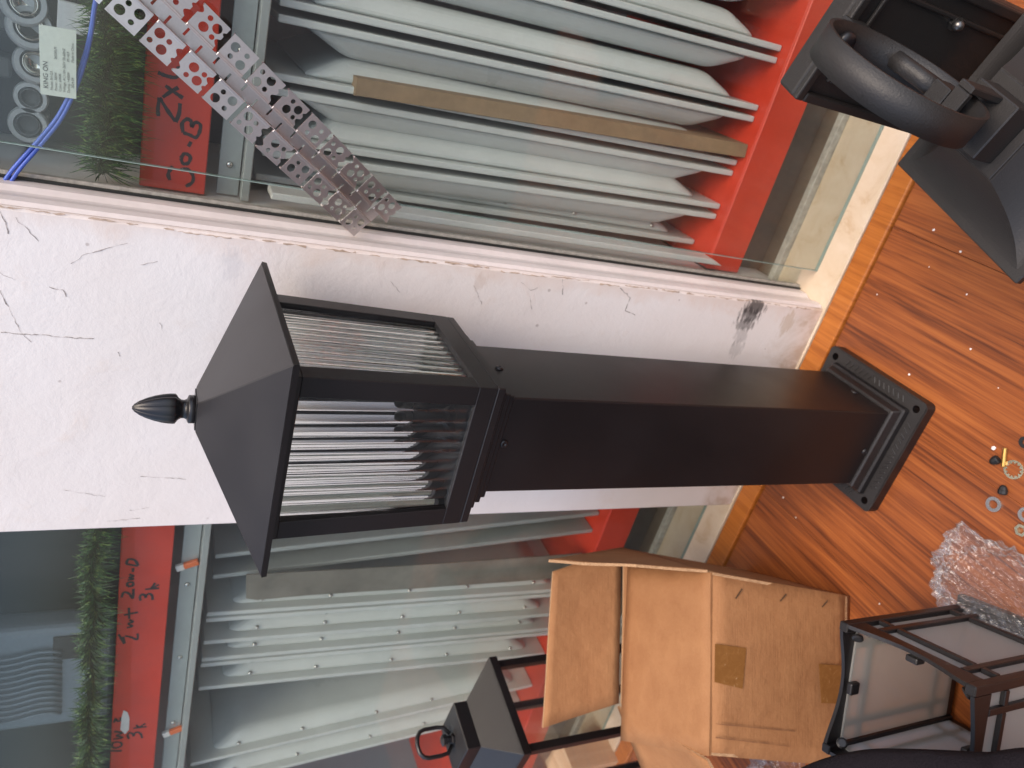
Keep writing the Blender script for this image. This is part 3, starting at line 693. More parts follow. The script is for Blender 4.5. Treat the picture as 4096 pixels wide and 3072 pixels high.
# lantern cage
Z0, Z1 = .5472, .7110
def hw(zv): return .0689 + (.0738 - .0689) * (zv - Z0) / (Z1 - Z0)
pw = .0170; dp = .0090
zr0, zr1 = Z0 + .0165, Z1 - .0060
for s in range(4):
    Q = Matrix.Rotation(s * math.pi / 2, 4, 'Z')
    def P(x, y, zv): return Q @ V((x, y, zv))
    # corner post (L section) at the +x,-y corner of this side
    bm = B()
    for zpair in ((zr0, zr1),):
        a, b = hw(zpair[0]), hw(zpair[1])
        L0 = [(a, -a), (a, -a + pw), (a - dp, -a + pw), (a - dp, -a + dp), (a - pw, -a + dp), (a - pw, -a)]
        L1 = [(b, -b), (b, -b + pw), (b - dp, -b + pw), (b - dp, -b + dp), (b - pw, -b + dp), (b - pw, -b)]
        v0 = [bm.verts.new(P(x, y, zpair[0])) for x, y in L0]; v1 = [bm.verts.new(P(x, y, zpair[1])) for x, y in L1]
        for i in range(6): bm.faces.new((v0[i], v0[(i + 1) % 6], v1[(i + 1) % 6], v1[i]))
        bm.faces.new(list(reversed(v0))); bm.faces.new(v1)
    bmesh.ops.recalc_face_normals(bm, faces=bm.faces)
    bmesh.ops.bevel(bm, geom=list(bm.edges), offset=.0005, segments=1, affect='EDGES')
    obj('corner_post', bm, 'black_paint', lamp)
    for nm, za, zc in (('bottom_rail', Z0, zr0 + .0001), ('top_rail', zr1 - .0001, Z1)):
        a, b = hw(za), hw(zc); d2 = dp
        bm = B(); add_hex(bm, [P(-a + .0001, -a, za), P(a - .0001, -a, za), P(a - d2, -a + d2, za), P(-a + d2, -a + d2, za), P(-b + .0001, -b, zc), P(b - .0001, -b, zc), P(b - d2, -b + d2, zc), P(-b + d2, -b + d2, zc)], .0004)
        obj(nm, bm, 'black_paint', lamp)
    # ribbed pane: fluted outside, flat inside, leaning with the cage
    bm = B(); NR = 11; sub = 14; wv = .0689 - pw + .002; n = NR * sub
    def yo(k): return .0009 * (1 - (2 * ((k % sub) / sub) - 1) ** 2)
    rows = []
    for zv in (zr0 - .002, zr1 + .002):
        h = hw(zv)
        rows.append(([bm.verts.new(P(-wv + 2 * wv * k / n, -h + .0045 - yo(k), zv)) for k in range(n + 1)], [bm.verts.new(P(-wv + 2 * wv * k / n, -h + .0062, zv)) for k in (0, n)]))
    (f0, b0), (f1, b1) = rows
    for k in range(n): bm.faces.new((f0[k], f0[k + 1], f1[k + 1], f1[k]))
    bm.faces.new((b0[1], b0[0], b1[0], b1[1])); bm.faces.new((f0[0], f1[0], b1[0], b0[0])); bm.faces.new((f0[n], b0[1], b1[1], f1[n]))
    bm.faces.new(f0[::-1] + [b0[0], b0[1]]); bm.faces.new(f1 + [b1[1], b1[0]])
    bmesh.ops.recalc_face_normals(bm, faces=bm.faces)
    obj('glass_pane', bm, 'ribbed_glass', lamp)
bm = B(); box(bm, (-.0590, -.0590, Z0 + .0002), (.0590, .0590, Z0 + .0060), .0005); obj('cage_floor', bm, 'black_paint', lamp)
bm = B(); box(bm, (-.0600, -.0600, Z1 - .0030), (.0600, .0600, Z1 + .0015)); obj('cage_ceiling', bm, 'white_plastic', lamp)
bm = B(); lathe(bm, [(.022, 0), (.022, .006), (.0185, .008), (.0185, .038)], (0, 0, Z0 + .0061), seg=24); hs = obj('lamp_holder', bm, 'black_gloss', lamp, smooth=False)
bm = B(); lathe(bm, [(.0165, 0), (.0165, .007), (.0125, .0080), (.0125, -.004)], (0, 0, Z0 + .0442), seg=24, caps=True); obj('socket', bm, 'white_plastic', hs)
# roof
rh, rz, th, tz = .0938, .7163, .0131, .7662
bm = B(); frustum(bm, (0, 0, 0), rh - .0004, rz - .0040, rh, rz, 0)
bmesh.ops.delete(bm, geom=[f for f in bm.faces if f.normal.z > .9], context='FACES') if False else None
roof0 = obj('eave', bm, 'black_paint', lamp)
bm = B(); frustum(bm, (0, 0, 0), rh, rz + .0001, th, tz, .0007); roof = obj('roof', bm, 'black_paint', lamp)
bm = B(); box(bm, (-.012, -.012, tz - .0005), (.012, .012, tz + .0008)); obj('roof_cap', bm, 'black_paint', lamp)
fz = tz + .0008
prof = [(.0108, 0), (.0112, .0006), (.0112, .0042), (.0105, .0049), (.0082, .0058), (.0072, .0078), (.0074, .0098), (.0088, .0118), (.0108, .0132), (.0117, .0140), (.0119, .0152), (.0118, .0185), (.0112, .0230), (.0099, .0285), (.0080, .0340), (.0055, .0392), (.0030, .0426), (.0010, .0442)]
bm = B(); lathe(bm, prof, (0, 0, fz), seg=96, rmod=lambda a, zv: (.885 + .115 * abs(math.sin(4 * a)) ** .55) if zv > .0128 else 1.0); obj('finial', bm, 'black_gloss', lamp, smooth=True)

# ================================================================== PERFORATED BENDABLE PROFILE against the glass
PIT, HW, CH, SL = .0272, .0262, .0057, .0040
cp = [(-300, -866, .095), (100, -480, .095), (350, -239, .095), (599, 1, .095), (950, 338, .099), (1130, 512, .106), (1313, 688, .119), (1430, 803, .132), (1532, 908, .1455)]
cl = smooth_path([aty(y_, px, py) for px, py, y_ in reversed(cp)], 24)         # runs from the lower end upwards
acc = [0.0]
for a, b in zip(cl, cl[1:]): acc.append(acc[-1] + (b - a).length)
def at_s(s_):
    s_ = max(0.0, min(s_, acc[-1] - 1e-5)); k = max(i for i in range(len(acc)) if acc[i] <= s_); k = min(k, len(cl) - 2)
    return cl[k].lerp(cl[k + 1], (s_ - acc[k]) / (acc[k + 1] - acc[k])), (cl[k + 1] - cl[k]).normalized()
ov = (cl[-1] - cl[0]).normalized(); WD = V((0, 1, 0)).cross(ov); WD = (WD - V((0, WD.y, 0))).normalized()
if WD.x < 0: WD = -WD                                                             # towards the lower right
E0 = cl[0].copy()
prof_t = thing('perforated_profile', 'long perforated aluminium profile leaning across the right window glass', 'metal profile', E0)
def frame(s_):
    """local x along the strip, y across, z away from the viewer"""
    p, t_ = at_s(s_); w_ = (WD - t_ * WD.dot(t_)).normalized(); n_ = t_.cross(w_)
    if n_.y < 0: n_ = -n_
    m_ = Matrix((t_, w_, n_)).transposed().to_4x4(); m_.translation = p - E0; return m_
def piece(name, mesh, m_):
    o = bpy.data.objects.new(name, mesh); col.objects.link(o); o.parent = prof_t; o.matrix_basis = m_; return o
def mk(name, bm):
    me = bpy.data.meshes.new(name); bm.normal_update(); bm.to_mesh(me); bm.free(); me.materials.append(MATS['aluminium']); return me
Lp = PIT - SL; FWd = HW - CH
def flange_mesh(side, kind):
    wi, wo = side * (CH + .0003), side * HW; f = lambda x_, k_: V((x_ - Lp / 2, wi + (wo - wi) * k_, 0))
    big, sm = .00365, .0020; h = []
    cen = {0: [(.27, .30, big), (.72, .66, big), (.66, .28, sm), (.30, .72, sm)], 1: [(.42, .70, big), (.74, .30, big), (.40, .30, sm), (.82, .72, sm)], 2: [(.60, .36, big), (.28, .66, big), (.24, .30, sm), (.62, .76, sm)]}[kind]
    for cx, cw, r in cen: h.append([f(cx * Lp, cw) + V((r * math.cos(2 * math.pi * j / 16), r * math.sin(2 * math.pi * j / 16), 0)) for j in range(16)])
    out = [f(0, 0)]
    if kind: out += [f(.0030 * math.sin(math.pi * j / 6), .16 + .30 * j / 6) for j in range(7)] + [f(.0018 * math.sin(math.pi * j / 5), .60 + .17 * j / 5) for j in range(6)]
    out += [f(0, 1), f(Lp, 1)]
    if kind == 2: out += [f(Lp - .0030 * math.sin(math.pi * j / 6), .90 - .30 * j / 6) for j in range(7)]
    out += [f(Lp, 0)]
    bm = B(); plate(bm, out, V((0, 0, 1)), .0009, h)
    obox(bm, V((0, wo - side * .0006, .0016)), (1, 0, 0), (0, 1, 0), (0, 0, 1), (Lp / 2, .0006, .0020))
    return mk('flange', bm)
def wall_mesh(side):
    bm = B(); obox(bm, V((0, side * CH, .0036)), (1, 0, 0), (0, 1, 0), (0, 0, 1), (Lp / 2, .00045, .0050), .0002)
    obox(bm, V((0, side * (CH + .0012), -.0005)), (1, 0, 0), (0, 1, 0), (0, 0, 1), (Lp / 2, .0008, .0006), .0003); return mk('channel_wall', bm)
FM = {(sd_, k): flange_mesh(sd_, k) for sd_ in (1, -1) for k in (0, 1, 2)}; WM = {sd_: wall_mesh(sd_) for sd_ in (1, -1)}
bm = B(); obox(bm, V((0, 0, .0085)), (1, 0, 0), (0, 1, 0), (0, 0, 1), (PIT / 4 - SL / 4, CH - .0006, .0004)); WEB = mk('channel_web', bm)
bm = B(); obox(bm, V((0, CH * .62, .0085)), (1, 0, 0), (0, 1, 0), (0, 0, 1), (SL / 2 + .0011, CH * .30, .0004)); TAB = {1: mk('web_tab', bm)}
bm = B(); obox(bm, V((0, -CH * .62, .0085)), (1, 0, 0), (0, 1, 0), (0, 0, 1), (SL / 2 + .0011, CH * .30, .0004)); TAB[-1] = mk('web_tab', bm)
NSEG = int((acc[-1] - .02) / PIT)
for k in range(NSEG):
    for side, sh_ in ((1, .5), (-1, 1.0)):
        m_ = frame((k + sh_) * PIT) @ Matrix.Rotation(random.uniform(-.03, .03), 4, 'Y') @ Matrix.Rotation(random.uniform(-.02, .02), 4, 'X')
        piece('flange', FM[(side, (k * 2 + (side > 0)) % 3)], m_); piece('channel_wall', WM[side], frame((k + sh_) * PIT))
    for h_ in (0.25, 0.75): piece('channel_web', WEB, frame((k + .25 + h_) * PIT))
    piece('web_tab', TAB[-1], frame((k + .25) * PIT + PIT * .5)); piece('web_tab', TAB[1], frame((k + .75) * PIT + PIT * .5))

# ================================================================== CARDBOARD CARTON
FR = V((-.167, -.059, .2)); cu_ = V((-.850, -.527, 0)).normalized(); cv_ = V((-.527, .850, 0)).normalized()
CWd, CDp = .208, .178; sh = V((-.019, -.042, -.2))
carton = thing('cardboard_carton', 'open brown cardboard carton with raised flap and tape patches', 'carton', FR + sh + cu_ * CWd / 2 + cv_ * CDp / 2 + V((0, 0, .0006)))
def panel(name, q, th=.0032, parent=carton, mat='cardboard', dent=0.0, label=None, edge='cardboard_edge'):
    """cardboard sheet from 4 corners, given counter-clockwise seen from the visible side, with kraft edges and slight warp"""
    a, b, c, d = [V(p) for p in q]; n = (b - a).cross(d - a).normalized(); bm = B(); N = 10
    g = []
    for i in range(N + 1):
        row = []
        for j in range(N + 1):
            u, v = i / N, j / N; p = a.lerp(b, u).lerp(d.lerp(c, u), v)
            wv = math.sin(math.pi * u) * math.sin(math.pi * v) * dent + .0006 * math.sin(7 * u + 3 * v + q[0][0] * 50)
            row.append(p + n * wv)
        g.append(row)
    top = [[bm.verts.new(p) for p in r] for r in g]; bot = [[bm.verts.new(p - n * th) for p in r] for r in g]
    for i in range(N):
        for j in range(N):
            bm.faces.new((top[i][j], top[i + 1][j], top[i + 1][j + 1], top[i][j + 1])); bm.faces.new((bot[i][j], bot[i][j + 1], bot[i + 1][j + 1], bot[i + 1][j]))
    rim = [(i, 0) for i in range(N)] + [(N, j) for j in range(N)] + [(i, N) for i in range(N, 0, -1)] + [(0, j) for j in range(N, 0, -1)]
    for (i, j), (k, l) in zip(rim, rim[1:] + rim[:1]):
        f = bm.faces.new((top[k][l], top[i][j], bot[i][j], bot[k][l])); f.material_index = 1
    bmesh.ops.recalc_face_normals(bm, faces=bm.faces)
    for f in bm.faces:
        if f.material_index == 0: f.smooth = True
    return obj(name, bm, [mat, edge], parent, label=label)
lift = V((0, 0, .0008))
tFR, tFL, tBR, tBL = FR, FR + cu_ * CWd, FR + cv_ * CDp, FR + cu_ * CWd + cv_ * CDp
bFR, bFL, bBR, bBL = [p + sh + lift for p in (tFR, tFL, tBR, tBL)]
front = panel('front_wall', [bFL, bFR, tFR, tFL], dent=.002, edge='cardboard')
panel('back_wall', [bBR, bBL, tBL, tBR]); panel('right_wall', [bFR, bBR, tBR, tFR]); panel('left_wall', [bBL, bFL, tFL, tBL])
panel('bottom', [bFR + lift * 5, bFL + lift * 5, bBL + lift * 5, bBR + lift * 5])
# near flap folded over the opening
lift2 = V((0, 0, .003))
panel('folded_flap', [tFL + lift2, tFR + lift2, atz(.208, 2508, 2268), atz(.208, 2480, 2962)], dent=.003, edge='cardboard')
# far flap standing up
bR_, bL_ = tBR + lift2, tBL + lift2
nb = cv_
uR = onpl(tBR + cv_ * .012, nb, 2212, 2287); uL = onpl(tBR + cv_ * .012, nb, 2172, 2912)
panel('raised_flap', [bL_, bR_, uR, uL], dent=-.004)
# side flaps
rt0 = onpl(tBR - cu_ * .004, cu_, 2195, 2240); fh = rt0 - tBR
panel('side_flap', [tFR.lerp(tBR, .04) + V((.003, 0, .003)), tBR + V((.003, 0, .003)), rt0, tFR.lerp(tBR, .38) + fh * .55 - cu_ * .006])
lw = tFL + lift2; lw2 = tBL + lift2
panel('side_flap', [lw2 + cu_ * .003, lw + cu_ * .003, lw + cu_ * .11 + V((0, 0, -.062)) - cv_ * .015, lw2 + cu_ * .12 + V((0, 0, -.055))], dent=.004)
# tape patches on the front wall
fn = (bFR - bFL).cross(tFL - bFL).normalized()
def on_front(q): return onpl(bFR + fn * .0026, fn, *q)
for qq in (((2860, 2575), (2985, 2592), (2970, 2755), (2858, 2728)), ((3275, 2655), (3365, 2662), (3365, 2815), (3285, 2812))):
    bm = B(); plate(bm, [on_front(q) for q in qq], fn, .0002); obj('tape_patch', bm, 'tape', front)
for qq in (((2862, 2895), (3180, 2925)), ((2862, 2950), (3160, 2985))):
    bm = B(); strokes(bm, [[on_front(qq[0]).lerp(on_front(qq[1]), k / 14) + V((0, 0, random.uniform(-.0008, .0008))) for k in range(15)]], fn, .0009, .0002, .8); obj('crease', bm, 'card_crease', front)
for qq in (((2968, 2355), (2942, 2395)), ((3145, 2376), (3120, 2405)), ((3310, 2402), (3288, 2428))):
    bm = B(); strokes(bm, [[on_front(q) for q in qq]], fn, .0022, .0002); obj('slit', bm, 'slit_dark', front)

# ================================================================== FROSTED LANTERN FRAME (upside down, open end up)
LA, LB, LC = V((-.086, -.215, .2)), V((-.206, -.266, .2)), V((-.036, -.338, .2))
e1 = (LC - LA).normalized(); e2 = (LB - LA).normalized(); e2 = (e2 - e1 * e2.dot(e1)).normalized(); S = .1315
fl = thing('frosted_lantern', 'black lantern frame with frosted panes standing upside down, open end up', 'lantern', (LA + e1 * S / 2 + e2 * S / 2).xy.to_3d() + V((0, 0, .0006)))
LO = LA.copy(); LO.z = 0
zlo, zhi = .010, .2
sides = [(LO, e1, e2), (LO + e1 * S, e2, -e1), (LO + e1 * S + e2 * S, -e1, -e2), (LO + e2 * S, -e2, e1)]   # origin, along, inward
def bar(p, q, along, inward, wid, dep, name, mat='black_paint', parent=None, zz_=None):
    d = (q - p); L = d.length; d.normalize(); w = inward.cross(d).normalized()
    bm = B(); obox(bm, (p + q) / 2 + inward * (dep / 2), d, w, inward, (L / 2, wid / 2, dep / 2), .0006); return obj(name, bm, mat, parent or fl)
for si, (O, al, inn) in enumerate(sides):
    # corner stile pair with a bead
    bm = B(); c = O + al * .0045 + inn * .0045
    obox(bm, c + V((0, 0, (zlo + zhi) / 2)), al, inn, (0, 0, 1), (.0045, .0045, (zhi - zlo) / 2), .0009); obj('corner_post', bm, 'black_paint', fl)
    # bottom rail, curved top rail
    bar(O + al * .0092 + V((0, 0, zlo + .006)), O + al * (S - .0092) + V((0, 0, zlo + .006)), al, inn, .012, .006, 'bottom_rail')
    bm = B(); N = 14; tv = []
    for i in range(N + 1):
        u = .0092 + (S - .0184) * i / N; dip = .012 * math.sin(math.pi * i / N) ** 1.2
        zt = zhi - .001 - dip; zb_ = zhi - .024
        tv.append([bm.verts.new(O + al * u + inn * yy + V((0, 0, zz_))) for yy, zz_ in ((.0006, zb_), (.0006, zt), (.0042, zt), (.0042, zb_))])
    for a, b in zip(tv, tv[1:]):
        for k in range(4): bm.faces.new((a[k], a[(k + 1) % 4], b[(k + 1) % 4], b[k]))
    bm.faces.new(tv[0][::-1]); bm.faces.new(tv[-1]); bmesh.ops.recalc_face_normals(bm, faces=bm.faces)
    obj('top_rail', bm, 'black_paint', fl)
    for u in (.026, S - .026):
        bar(O + al * u + V((0, 0, zlo + .0122)), O + al * u + V((0, 0, zhi - .0242)), al, inn, .0062, .0044, 'vertical_muntin')
    for zz_ in (zlo + .034, zhi - .046):
        for a, b in ((.0094, .0227), (.0293, S - .0293), (S - .0227, S - .0094)):
            bar(O + al * a + V((0, 0, zz_)), O + al * b + V((0, 0, zz_)), al, inn, .0062, .0044, 'cross_muntin')
    bm = B(); obox(bm, O + al * S / 2 + inn * .0056 + V((0, 0, (zlo + zhi - .018) / 2 + .004)), al, inn, (0, 0, 1), (S / 2 - .0105, .0010, (zhi - zlo - .022) / 2 - .003)); obj('frosted_pane', bm, 'frosted_glass', fl)
    # foot rim and tabs
    bm = B(); obox(bm, O + al * S / 2 - inn * .0030 + V((0, 0, .0055)), al, inn, (0, 0, 1), (S / 2 + (.0072 if si % 2 == 0 else -.0012), .0042, .0050), .0015, 2); obj('foot_rim', bm, 'black_paint', fl)
    bm = B(); obox(bm, O + al * S * .5 + inn * .0098 + V((0, 0, zhi - .020)), al, inn, (0, 0, 1), (.0060, .0030, .0060), .0015, 2); obj('pane_tab', bm, 'black_paint', fl)
    bm = B(); lathe(bm, [(.0052, 0), (.0052, .002), (.0035, .0028)], O + al * .0125 + inn * .0125 + V((0, 0, zhi - .012)), (al + inn).normalized() + V((0, 0, .8)), 12); obj('screw_lug', bm, 'black_paint', fl)

# ================================================================== HANGING LANTERN behind the carton
HZ = .33; hR = atz(HZ, 1955, 2627); hN = atz(HZ, 2095, 3020)
hy = (hN - hR).normalized(); hs_ = (hN - hR).length; hx = V((hy.y, -hy.x, 0)).normalized()
if hx.x > 0: hx = -hx
HC = (hR + hN) / 2 + hx * hs_ / 2; HC.z = 0
hl = thing('hanging_lantern', 'square black hanging lantern with oval top loop behind the carton', 'lantern', HC + V((0, 0, .0006)))
hh = hs_ / 2
def hpt(a, b, z): return HC + hx * a + hy * b + V((0, 0, z))
bm = B(); frustum(bm, HC, hh, HZ - .013, hh, HZ, .0008, hx, hy); obj('roof_band', bm, 'black_paint', hl)
bm = B(); frustum(bm, HC, hh - .0008, HZ + .0001, .030, HZ + .040, .0005, hx, hy); hr = obj('roof', bm, 'black_paint', hl)
bm = B(); frustum(bm, HC, .0345, HZ + .030, .0345, HZ + .056, .0010, hx, hy); obj('top_cap', bm, 'black_paint', hr)
for sgn in (1, -1):
    bm = B(); lathe(bm, [(.002, 0), (.002, .001)], hpt(-hh * .72, sgn * hh * .2, HZ + .0125), (0, 0, 1), 10); obj('vent_hole', bm, 'dark_gasket', hr)
for a in (-1, 1):
    for b in (-1, 1):
        bm = B(); add_hex(bm, [hpt(a * (hh - .010) + s1 * .0055, b * (hh - .010) + s2 * .0055, zz_) for zz_ in (.014, HZ - .0132) for s1, s2 in ((-1, -1), (1, -1), (1, 1), (-1, 1))], .0008)
        bmesh.ops.recalc_face_normals(bm, faces=bm.faces); obj('corner_post', bm, 'black_paint', hl)
bm = B(); frustum(bm, HC, hh - .002, .0008, hh - .002, .0138, .001, hx, hy); obj('bottom_tray', bm, 'black_paint', hl)
for k in range(4):
    ang = k * math.pi / 2; d = hx * math.cos(ang) + hy * math.sin(ang); e = V((-d.y, d.x, 0))
    bm = B(); obox(bm, HC + d * (hh - .010) + V((0, 0, (HZ + .001) / 2)), d, e, (0, 0, 1), (.0010, hh - .0165, (HZ - .0275) / 2)); obj('glass_pane', bm, 'clear_glass', hl)
lz = HZ + .056
bm = B(); lathe(bm, [(.0075, 0), (.0075, .003), (.0055, .004), (.0055, .010), (.0080, .011), (.0080, .017), (.004, .019)], HC + V((0, 0, lz)), seg=6); obj('loop_nut', bm, 'black_gloss', hl)
lp = [(-.0075, .004), (-.017, .012), (-.0185, .022), (-.0185, .040), (-.0165, .047), (-.0100, .052), (0, .0535), (.0100, .052), (.0165, .047), (.0185, .040), (.0185, .022), (.017, .012), (.0075, .004)]
ld = (hy + hx * .25).normalized()
bm = B(); tube(bm, [HC + ld * a + V((0, 0, lz + b)) for a, b in lp], .0030, 8); obj('loop', bm, 'black_gloss', hl, smooth=True)
# wooden offcut beside it
P = atz(.10, 2235, 3065); bm = B(); obox(bm, (P.x, P.y, .0505), hy, hx, (0, 0, 1), (.030, .04, .05), .001)
tag(obj('wood_block', bm, 'wood_raw', loc=(P.x, P.y, .0005)), 'pale unfinished wood block beside the hanging lantern', 'wood block')

# ================================================================== WALL LANTERN (on the floor, right)
U = V((.943, -.333, 0)).normalized(); W = V((.333, .943, 0)).normalized(); WC = V((.357, -.147, 0))
wlt = thing('wall_lantern', 'black wall lantern with pagoda roof, hoop arm and square backplate', 'lantern', WC + V((0, 0, .0006)))
def wp(u, w, z): return WC + U * u + W * w + V((0, 0, z))
EZ, EH = .2, .0810
MB_ = 'black_rough'
bm = B(); frustum(bm, WC, EH, EZ - .007, EH, EZ, .0010, U, W); obj('eave', bm, MB_, wlt)
# concave (pagoda) roof
bm = B(); NP = 14; rings = []
for k in range(NP + 1):
    tt = k / NP; h = (EH - .0075) * (1 - tt) + .030 * tt; zz_ = EZ + .0002 + .041 * (tt ** 2.0) + .003 * tt
    rings.append([bm.verts.new(wp(a * h, b * h, zz_)) for a, b in ((-1, -1), (1, -1), (1, 1), (-1, 1))])
for a, b in zip(rings, rings[1:]):
    for i in range(4): bm.faces.new((a[i], a[(i + 1) % 4], b[(i + 1) % 4], b[i]))
bm.faces.new(rings[0][::-1]); bm.faces.new(rings[-1])
rf = obj('roof', bm, MB_, wlt)
bm = B(); frustum(bm, WC, .0290, EZ + .0442, .0290, EZ + .0462, .0006, U, W); obj('roof_step', bm, MB_, rf)
bm = B(); frustum(bm, WC, .0212, EZ + .0463, .0212, EZ + .0685, .0010, U, W); obj('roof_step', bm, MB_, rf)
# bracket: square eye standing on the block, hoop passes through
bz = EZ + .0686
for nm, lo, hi in (('bracket', (-.0175, -.007, bz), (-.0125, .007, bz + .034)), ('bracket', (.0150, -.007, bz), (.0200, .007, bz + .034)), ('bracket', (-.0124, -.007, bz + .0290), (.0149, .007, bz + .034))):
    bm = B(); c = [(lo[i] + hi[i]) / 2 for i in range(3)]; hf = [(hi[i] - lo[i]) / 2 for i in range(3)]
    obox(bm, wp(*c), U, W, (0, 0, 1), hf, .0008); obj(nm, bm, MB_, wlt)
# hoop
HWc, HZc, HRr, HB = .015, .345, .0630, .0110
bm = B(); N = 64; vv = []
for k in range(N):
    a = 2 * math.pi * k / N; ring = []
    for uu, r in ((-HB, HRr), (HB, HRr), (HB, HRr - .0026), (-HB, HRr - .0026)):
        ring.append(bm.verts.new(wp(uu + .0020, HWc + r * math.cos(a), HZc + r * math.sin(a))))
    vv.append(ring)
for k in range(N):
    a, b = vv[k], vv[(k + 1) % N]
    for i in range(4):
        f = bm.faces.new((a[i], a[(i + 1) % 4], b[(i + 1) % 4], b[i]))
        f.smooth = i in (0, 2)
bmesh.ops.recalc_face_normals(bm, faces=bm.faces)
obj('hoop', bm, MB_, wlt)
bm = B(); tube(bm, [wp(.003, .062, .309), wp(.003, .050, .305), wp(.003, .040, .301), wp(.003, .024, .296)], .0068, 20); obj('arm_tube', bm, MB_, wlt, smooth=True)
bm = B(); obox(bm, wp(0, .016, .2945), U, W, (0, 0, 1), (.0100, .0085, .0085), .0008); obj('arm_block', bm, MB_, wlt)
bm = B(); lathe(bm, [(.0075, 0), (.0078, .003), (.0070, .0058), (.003, .0066)], wp(0, HWc + HRr - .0027, .352), -W, 20); obj('thumb_knob', bm, 'black_gloss', wlt, smooth=True)
# backplate: tray with a stepped rim
bz0, bz1, bu = .115, .340, .0580
bm = B(); obox(bm, wp(0, .1115, (bz0 + bz1) / 2), U, W, (0, 0, 1), (bu, .0115, (bz1 - bz0) / 2), .0030, 3); bp = obj('backplate', bm, MB_, wlt)
for (uu, z_, hu, hz) in ((0, bz1 - .0045, bu - .0005, .0040), (0, bz0 + .0045, bu - .0005, .0040), (-bu + .0045, (bz0 + bz1) / 2, .0040, (bz1 - bz0) / 2 - .0088), (bu - .0045, (bz0 + bz1) / 2, .0040, (bz1 - bz0) / 2 - .0088)):
    bm = B(); obox(bm, wp(uu, .0975, z_), U, W, (0, 0, 1), (hu, .0030, hz), .0015, 2); obj('rim', bm, MB_, bp)
for (uu, z_, hu, hz) in ((0, bz1 - .0235, bu - .0200, .0018), (0, bz0 + .0235, bu - .0200, .0018), (-bu + .0215, (bz0 + bz1) / 2, .0018, (bz1 - bz0) / 2 - .0256), (bu - .0215, (bz0 + bz1) / 2, .0018, (bz1 - bz0) / 2 - .0256)):
    bm = B(); obox(bm, wp(uu, .0983, z_), U, W, (0, 0, 1), (hu, .0018, hz), .0010, 2); obj('inner_ridge', bm, MB_, bp)
bm = B(); obox(bm, wp(0, .0885, .333), U, W, (0, 0, 1), (.011, .0112, .012), .002); obj('arm_mount', bm, MB_, bp)
for uu in (-.033, .033):
    bm = B(); lathe(bm, [(.0058, 0), (.0058, .0035)], wp(uu, .0998, .236), -W, 6); nt = obj('cap_nut', bm, 'dark_steel', bp)
    bm = B(); lathe(bm, [(.0046, 0), (.0046, .002), (.0040, .0042), (.0024, .0058), (.0008, .0064)], wp(uu, .0962, .236), -W, 16); obj('dome', bm, 'dark_steel', nt, smooth=True)
# body under the roof
for a in (-1, 1):
    for b in (-1, 1):
        bm = B(); obox(bm, wp(a * .048, b * .048, .100), U, W, (0, 0, 1), (.0045, .0045, .0925), .0006); obj('corner_post', bm, MB_, wlt)
for nm, a, b, h in (('bottom_tray', .0008, .0120, .0560), ('top_plate', .1865, .1928, .0600)):
    bm = B(); frustum(bm, WC, h, a, h, b, .001, U, W); obj(nm, bm, MB_, wlt)
for k in range(4):
    d = U if k % 2 == 0 else W; d = d if k < 2 else -d; e = V((-d.y, d.x, 0))
    bm = B(); obox(bm, WC + d * .0475 + V((0, 0, .0992)), d, e, (0, 0, 1), (.0010, .0432, .0868)); obj('glass_pane', bm, 'clear_glass', wlt)

# ================================================================== LOOSE HARDWARE on the floor
hz = lambda px, py: zz(3800, 1650, 2.764, [(px, py)])[0]
GH = 'loose fixings scattered on the wooden floor'
def fl_pt(px, py, z=0.0): return atz(z, *hz(px, py))
def washer(name, px, py, ro, ri, th, mat, label, teeth=0, tilt=(0, 0)):
    c = fl_pt(px, py, th / 2); n = V((tilt[0], tilt[1], 1)).normalized(); ax = n.orthogonal().normalized(); ay = n.cross(ax)
    lo = c - n * (th / 2) + V((0, 0, .0004)); N = 36
    if teeth:
        inner = []
        for k in range(teeth * 4):
            a = 2 * math.pi * k / (teeth * 4); r = ri * (1.0 if k % 4 in (0, 1) else 1.32); inner.append(lo + ax * (r * math.cos(a)) + ay * (r * math.sin(a)))
    else: inner = circ(lo, ri, 24, ax, ay)
    bm = B(); plate(bm, circ(lo, ro, N, ax, ay), n, th, [inner])
    return tag(obj(name, bm, mat, loc=c), label, 'washer', GH)
b0 = fl_pt(612, 390, .0022); b1 = fl_pt(590, 600, .0022)
bm = B(); d = (b1 - b0).normalized(); lathe(bm, [(.0018, 0), (.0022, .0005), (.0022, (b1 - b0).length - .0005), (.0018, (b1 - b0).length)], b0 + V((0, 0, .0003)), d, 14)
tag(obj('threaded_rod', bm, 'brass', loc=(b0 + b1) / 2), 'short brass rod lying on the wood by the toothed washer', 'rod', GH)
washer('toothed_washer', 705, 632, .0098, .0062, .0009, 'yellow_zinc', 'shiny toothed lock washer with yellow tint beside the brass rod', 12)
washer('hex_washer', 485, 1015, .0080, .0044, .0018, 'zinc', 'thick silver ring nut lying alone on the wood')
washer('rubber_washer', 832, 330, .0060, .0026, .0014, 'black_rubber', 'black rubber washer near the brass rod')
washer('flat_washer', 840, 1130, .0075, .0040, .0012, 'zinc', 'silver flat washer next to the bright hex nut')
def cap_nut(px, py, ang, label):
    c = fl_pt(px, py, 0); d = V((math.cos(ang), math.sin(ang), .0))
    t = thing('cap_nut', label, 'cap nut', c, GH); bm = B()
    lathe(bm, [(.0036, -.0040), (.0046, -.0030), (.0047, .0006), (.0040, .0010), (.0040, .0022), (.0030, .0044), (.0014, .0056)], c + V((0, 0, .0045)), d, 10); obj('body', bm, 'black_rubber', t, smooth=False)
cap_nut(525, 530, 2.6, 'black cap nut lying beside the brass rod'); cap_nut(612, 862, .4, 'black cap nut lying between the toothed washer and the silver ring')
